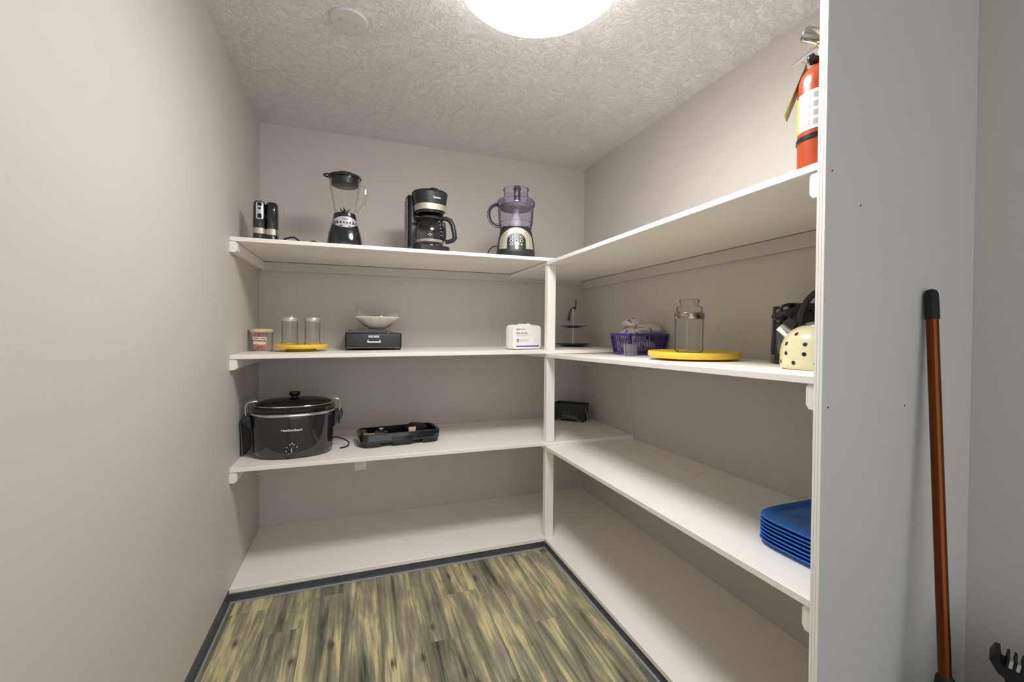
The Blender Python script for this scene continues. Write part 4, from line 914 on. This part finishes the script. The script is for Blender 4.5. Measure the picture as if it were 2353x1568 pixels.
def crf(cx, cz): return lambda x, z, d: Vector((cx + x, -cd / 2 * (.92 + .11 * (cz + z) / ch) - 0.0009 - d, cz + z))
obj('lettering', text_mesh('THANKS', 0.034, crf(0.0, 0.030), bold=0.0007, sx=.86), PG, cr, smooth=False)
bm = BM(); g_ = crf(0, 0)
for k, (x, z, w, h, m) in enumerate(((-0.03, .064, .012, .020, 0), (-0.014, .060, .005, .012, 0), (-0.004, .064, .005, .020, 0), (0.008, .060, .010, .010, 0))):
    pts = [g_(x - w / 2, z - h / 2, 0), g_(x + w / 2 - .002, z + h / 2, 0), g_(x + w / 2, z + h / 2 - .002, 0)]
    tube(bm, pts, 0.0014, 5)
obj('script_mark', bm, PG, cr)
for x in (-0.075, 0.070):
    bm = BM(); box(bm, x - 0.012, x + 0.012, -cd / 2 * .93 - 0.003, -cd / 2 * .93 + .002, 0.004, 0.012, bev=0.0015); obj('corner_clip', bm, mat('worn_brass', (0.30, 0.28, 0.18), 0.4, 0.5), cr)
bm = BM(); tube(bm, smooth_path([(cw / 2 * .99, -0.040, 0.096), (cw / 2 * 1.12, -0.042, 0.060), (cw / 2 * 1.14, -0.030, 0.022), (cw / 2 * 1.12, 0.020, 0.030), (cw / 2 * 1.01, 0.034, 0.094)]), 0.0036, 8); obj('rope_handle', bm, mat('rope', (0.28, 0.25, 0.15), 0.8, bump=0.4, bscale=500), t)

# blue trays
TRX, TRY = 1.880, -2.036
BLUE = mat('blue_plastic', (0.028, 0.17, 0.56), 0.38)
bm = BM(); lathe(bm, [(0.905, 0.0005), (0.925, 0.002), (0.985, 0.0115), (1.0, 0.0135), (0.995, 0.0165), (0.970, 0.0155), (0.910, 0.0045), (0.02, 0.0040)], 64, sx=.200, sy=.138, ex=4.2)
tr0 = None
ordn = ['lowest', 'second from the bottom', 'third from the bottom', 'fourth from the bottom', 'third from the top', 'second from the top', 'topmost']
for k in range(7):
    if tr0 is None: o = tr0 = obj('serving_tray', bm, BLUE, None, angle=50)
    else: o = tr0.copy(); COL.objects.link(o)
    tag(o, 'blue plastic tray, %s of the stack on the right shelf' % ordn[k], 'tray', 'stacked blue trays')
    o.location = (TRX + 0.001 * math.sin(k * 2.2), TRY + 0.001 * math.cos(k * 1.7), zr(2, TRY) + 0.0012 + 0.0114 * k); o.rotation_euler = (-0.0149, 0, 0.006 * math.sin(k * 3.1))

# ------------------------------------------------------------------ fire extinguisher on the top right shelf
EX, EY = 1.650, -2.132
t = thing('fire_extinguisher', 'red fire extinguisher with white label and chrome valve on the top shelf', 'fire extinguisher', (EX, EY, zr(0, EY) + 0.0005), -0.948)
RED2 = mat('extinguisher_red', (0.42, 0.060, 0.012), 0.28, coat=0.4)
bm = BM(); lathe(bm, [(0.050, 0.0005), (0.0530, 0.003), (0.0535, 0.222), (0.0525, 0.240), (0.047, 0.258), (0.036, 0.272), (0.022, 0.281), (0.017, 0.284), (0.017, 0.294)], 48); cy_ = obj('cylinder', bm, RED2, t, angle=50)
def arc_band(bm, r, a0, a1, z0, z1, n=24):
    rings(bm, [[(r * math.cos(a), r * math.sin(a), z) for a in [a0 + (a1 - a0) * k / n for k in range(n + 1)]] for z in (z0, z1)], False, False, closed=False)
aF = 3.37
bm = BM(); arc_band(bm, 0.0538, aF + 0.18, aF + 3.0, 0.108, 0.205); lb = obj('label', bm, mat('label_white', (0.72, 0.72, 0.74), 0.4), t)
bm = BM()
for q in range(4):
    for w in range(3): arc_band(bm, 0.0541, aF + 0.40 + 0.6 * w, aF + 0.86 + 0.6 * w, 0.118 + 0.022 * q, 0.131 + 0.022 * q, 6)
obj('label_print', bm, mat('label_grey', (0.44, 0.44, 0.47), 0.5), lb, smooth=True)
bm = BM(); arc_band(bm, 0.0539, aF - 0.12, aF + 0.18, 0.108, 0.200, 6); obj('yellow_strip', bm, mat('safety_yellow', (0.80, 0.74, 0.01), 0.45), t)
bm = BM(); lathe(bm, [(0.0538, 0.084), (0.0555, 0.086), (0.0555, 0.096), (0.0538, 0.098)], 48, cap0=False, cap1=False); obj('hose_band', bm, SATIN, t)
bm = BM(); lathe(bm, [(0.015, 0.290), (0.019, 0.294), (0.019, 0.305), (0.013, 0.309), (0.013, 0.330), (0.006, 0.334)], 24); vl = obj('valve', bm, CHROME, t)
bm = BM(); lathe(bm, [(0.013, 0.0), (0.0135, 0.012), (0.010, 0.016)], 20, M=Matrix.Translation((-0.016, -0.014, 0.300)) @ Matrix.Rotation(-2.0, 4, 'Y')); obj('gauge', bm, SATIN, vl)
def lever(p0, p1, p2, w0, w1): 
    bm = BM(); pts = smooth_path([p0, p1, p2], 5); loops = []
    for i, p in enumerate(pts):
        w = w0 + (w1 - w0) * i / (len(pts) - 1); loops.append([p + Vector((0, -w, -.002)), p + Vector((0, w, -.002)), p + Vector((0, w * .8, .0035)), p + Vector((0, -w * .8, .0035))])
    rings(bm, loops); return bm
obj('carry_lever', lever((0.012, 0, 0.336), (-0.028, 0, 0.322), (-0.066, 0, 0.300), .011, .006), CHROME, vl)
bm = BM(); M = Matrix.Translation((0.004, 0.004, 0.352)) @ Vector((-0.80, 0.0, 0.46)).to_track_quat('Z', 'Y').to_matrix().to_4x4(); lathe(bm, [(0.012, -0.012), (0.019, 0.0), (0.0195, 0.048), (0.0175, 0.052), (0.003, 0.0525)], 28, M=M); obj('squeeze_lever', bm, mat('tarnished_chrome', (0.55, 0.53, 0.46), 0.16, 1.0), vl)
bm = BM(); tube(bm, [(-0.045, -0.004, 0.304), (-0.040, -0.006, 0.296), (-0.028, -0.006, 0.297), (-0.022, -0.004, 0.306)], 0.0012, 6); obj('pull_pin', bm, CHROME, vl)
YT = mat('tag_yellow', (0.62, 0.56, 0.02), 0.5)
bm = BM(); tube(bm, [(-0.020, -0.006, 0.332), (0.004, -0.014, 0.343), (0.020, -0.012, 0.350)], 0.0012, 6); obj('seal_tie', bm, YT, t)
bm = BM(); box(bm, -0.0006, 0.0006, -0.022, 0.022, -0.130, 0.0, M=Matrix.Translation((-0.034, 0.010, 0.292)) @ Matrix.Rotation(0.36, 4, 'Y') @ Matrix.Rotation(-0.06, 4, 'Z')); obj('inspection_tag', bm, mat('tag_olive', (0.40, 0.34, 0.12), 0.6), t, smooth=False)
bm = BM(); box(bm, -0.010, 0.014, -0.0006, 0.0006, 0.362, 0.392, M=Matrix.Rotation(0.2, 4, 'Y') @ Matrix.Translation((-0.056, -0.018, 0))); obj('seal_flag', bm, mat('safety_yellow', (0.80, 0.74, 0.01), 0.45), t, smooth=False)

# ------------------------------------------------------------------ cleaning tools by the end panel
b0 = Vector((1.842, -2.330, 0.035)); b1 = Vector((1.922, -2.2300, 1.358)); ax = (b1 - b0).normalized()
t = thing('broom', 'broom with copper-brown metal handle and black grip leaning on the end panel', 'broom', (b0.x, b0.y, 0.0))
toL = lambda p: p - Vector((b0.x, b0.y, 0))
POLE = mat('copper_brown', (0.15, 0.040, 0.013), 0.24, 0.95)
L_ = (b1 - b0).length
pt = lambda s: toL(b0 + ax * s)
bm = BM(); tube(bm, [pt(0.36), pt(L_ - 0.07)], 0.0125, 20); obj('pole', bm, POLE, t)
bm = BM(); tube(bm, [pt(L_ - 0.078), pt(L_ - 0.076), pt(L_ - 0.012), pt(L_ - 0.003), pt(L_)], [0.0135, 0.0148, 0.0142, 0.0105, 0.004], 20); obj('grip', bm, MATTE, t)
bm = BM(); tube(bm, [pt(0.14), pt(0.30), pt(0.36), pt(0.385), pt(0.392)], [0.020, 0.022, 0.021, 0.017, 0.0125], 20); obj('collar', bm, MATTE, t)
bm = BM(); box(bm, -0.185, 0.035, -0.020, 0.020, 0.120, 0.165, bev=0.008); obj('head_block', bm, SATIN, t)
bm = BM()
for k in range(16):
    x = -0.175 + 0.20 * k / 15
    for y in (-0.010, 0.010): tube(bm, [(x, y, 0.121), (x * 1.06, y * 1.5, 0.002)], [0.006, 0.008], 6)
o = obj('bristles', bm, mat('bristle', (0.05, 0.05, 0.055), 0.8), t); o['kind'] = 'stuff'

VX, VY = 2.001, -2.428
t = thing('vacuum_cleaner', 'black upright vacuum with brush tool and lime green trim at the right edge', 'vacuum cleaner', (VX, VY, 0), -1.2); t.scale = (1, 1, 0.945)
bm = BM(); prism(bm, [(-0.13, 0.0006), (0.13, 0.0006), (0.13, 0.045), (0.10, 0.075), (-0.10, 0.075), (-0.13, 0.045)], lambda a, b: (a * .85, -0.17, b * .8), lambda a, b: (a * .85, 0.06, b)); bmesh.ops.bevel(bm, geom=list(bm.edges), offset=0.01, segments=2, affect='EDGES'); obj('floor_head', bm, SATIN, t)
bm = BM(); Loft([(0.070, .075, .070), (0.12, .105, .085), (0.37, .104, .088), (0.405, .096, .078), (0.432, .072, .06), (0.445, .04, .035)], 2.2).mesh(bm, 40); cn = obj('canister', bm, BLACK, t)
bm = BM(); prism(bm, [(-0.070, 0.40), (0.055, 0.40), (0.062, 0.452), (-0.074, 0.470), (-0.070, 0.45)], lambda a, b: (a, -0.022, b), lambda a, b: (a, 0.030, b)); bmesh.ops.bevel(bm, geom=list(bm.edges), offset=0.004, segments=1, affect='EDGES'); obj('neck', bm, MATTE, t)
Mt = Matrix.Translation((0.0, 0.0, 0.487)) @ Matrix.Rotation(0.13, 4, 'Y')
bm = BM(); prism(bm, [(-0.086, 0.029), (-0.094, 0.028), (-0.100, 0.006), (-0.082, -0.020), (-0.050, -0.034), (0.050, -0.034), (0.085, -0.020), (0.095, 0.004), (-0.080, 0.004)], lambda a, b: tuple(Mt @ Vector((a, -0.026, b))), lambda a, b: tuple(Mt @ Vector((a, 0.026, b)))); tl = obj('brush_tool', bm, MATTE, t, smooth=False)
for k in range(15):
    x = -0.072 + 0.0118 * k
    bm = BM(); box(bm, x - 0.0024, x + 0.0024, -0.026, 0.020, 0.004, 0.029, bev=0.001, seg=1, M=Mt); obj('tooth', bm, MATTE, tl, smooth=False)
for k in range(14):
    x = -0.0661 + 0.0118 * k
    bm = BM(); box(bm, x - 0.0030, x + 0.0030, -0.024, -0.010, 0.0042, 0.023, M=Mt); obj('bristle_tuft', bm, mat('tuft_grey', (0.42, 0.42, 0.39), 0.8), tl, smooth=False)
bm = BM()
for k in range(6): box(bm, -0.030 + 0.008 * k, -0.025 + 0.008 * k, -0.0850, -0.0800, 0.392 - .001 * k, 0.397 - .001 * k)
obj('maker_mark', bm, GREYP, cn, smooth=False)
bm = BM(); tube(bm, smooth_path([(0.060, -0.094, 0.26), (0.045, -0.096, 0.36), (0.050, -0.088, 0.38), (0.080, -0.070, 0.42), (0.105, -0.02, 0.46)]), 0.0065, 8); obj('green_trim', bm, mat('lime_green', (0.26, 0.46, 0.02), 0.35), t)
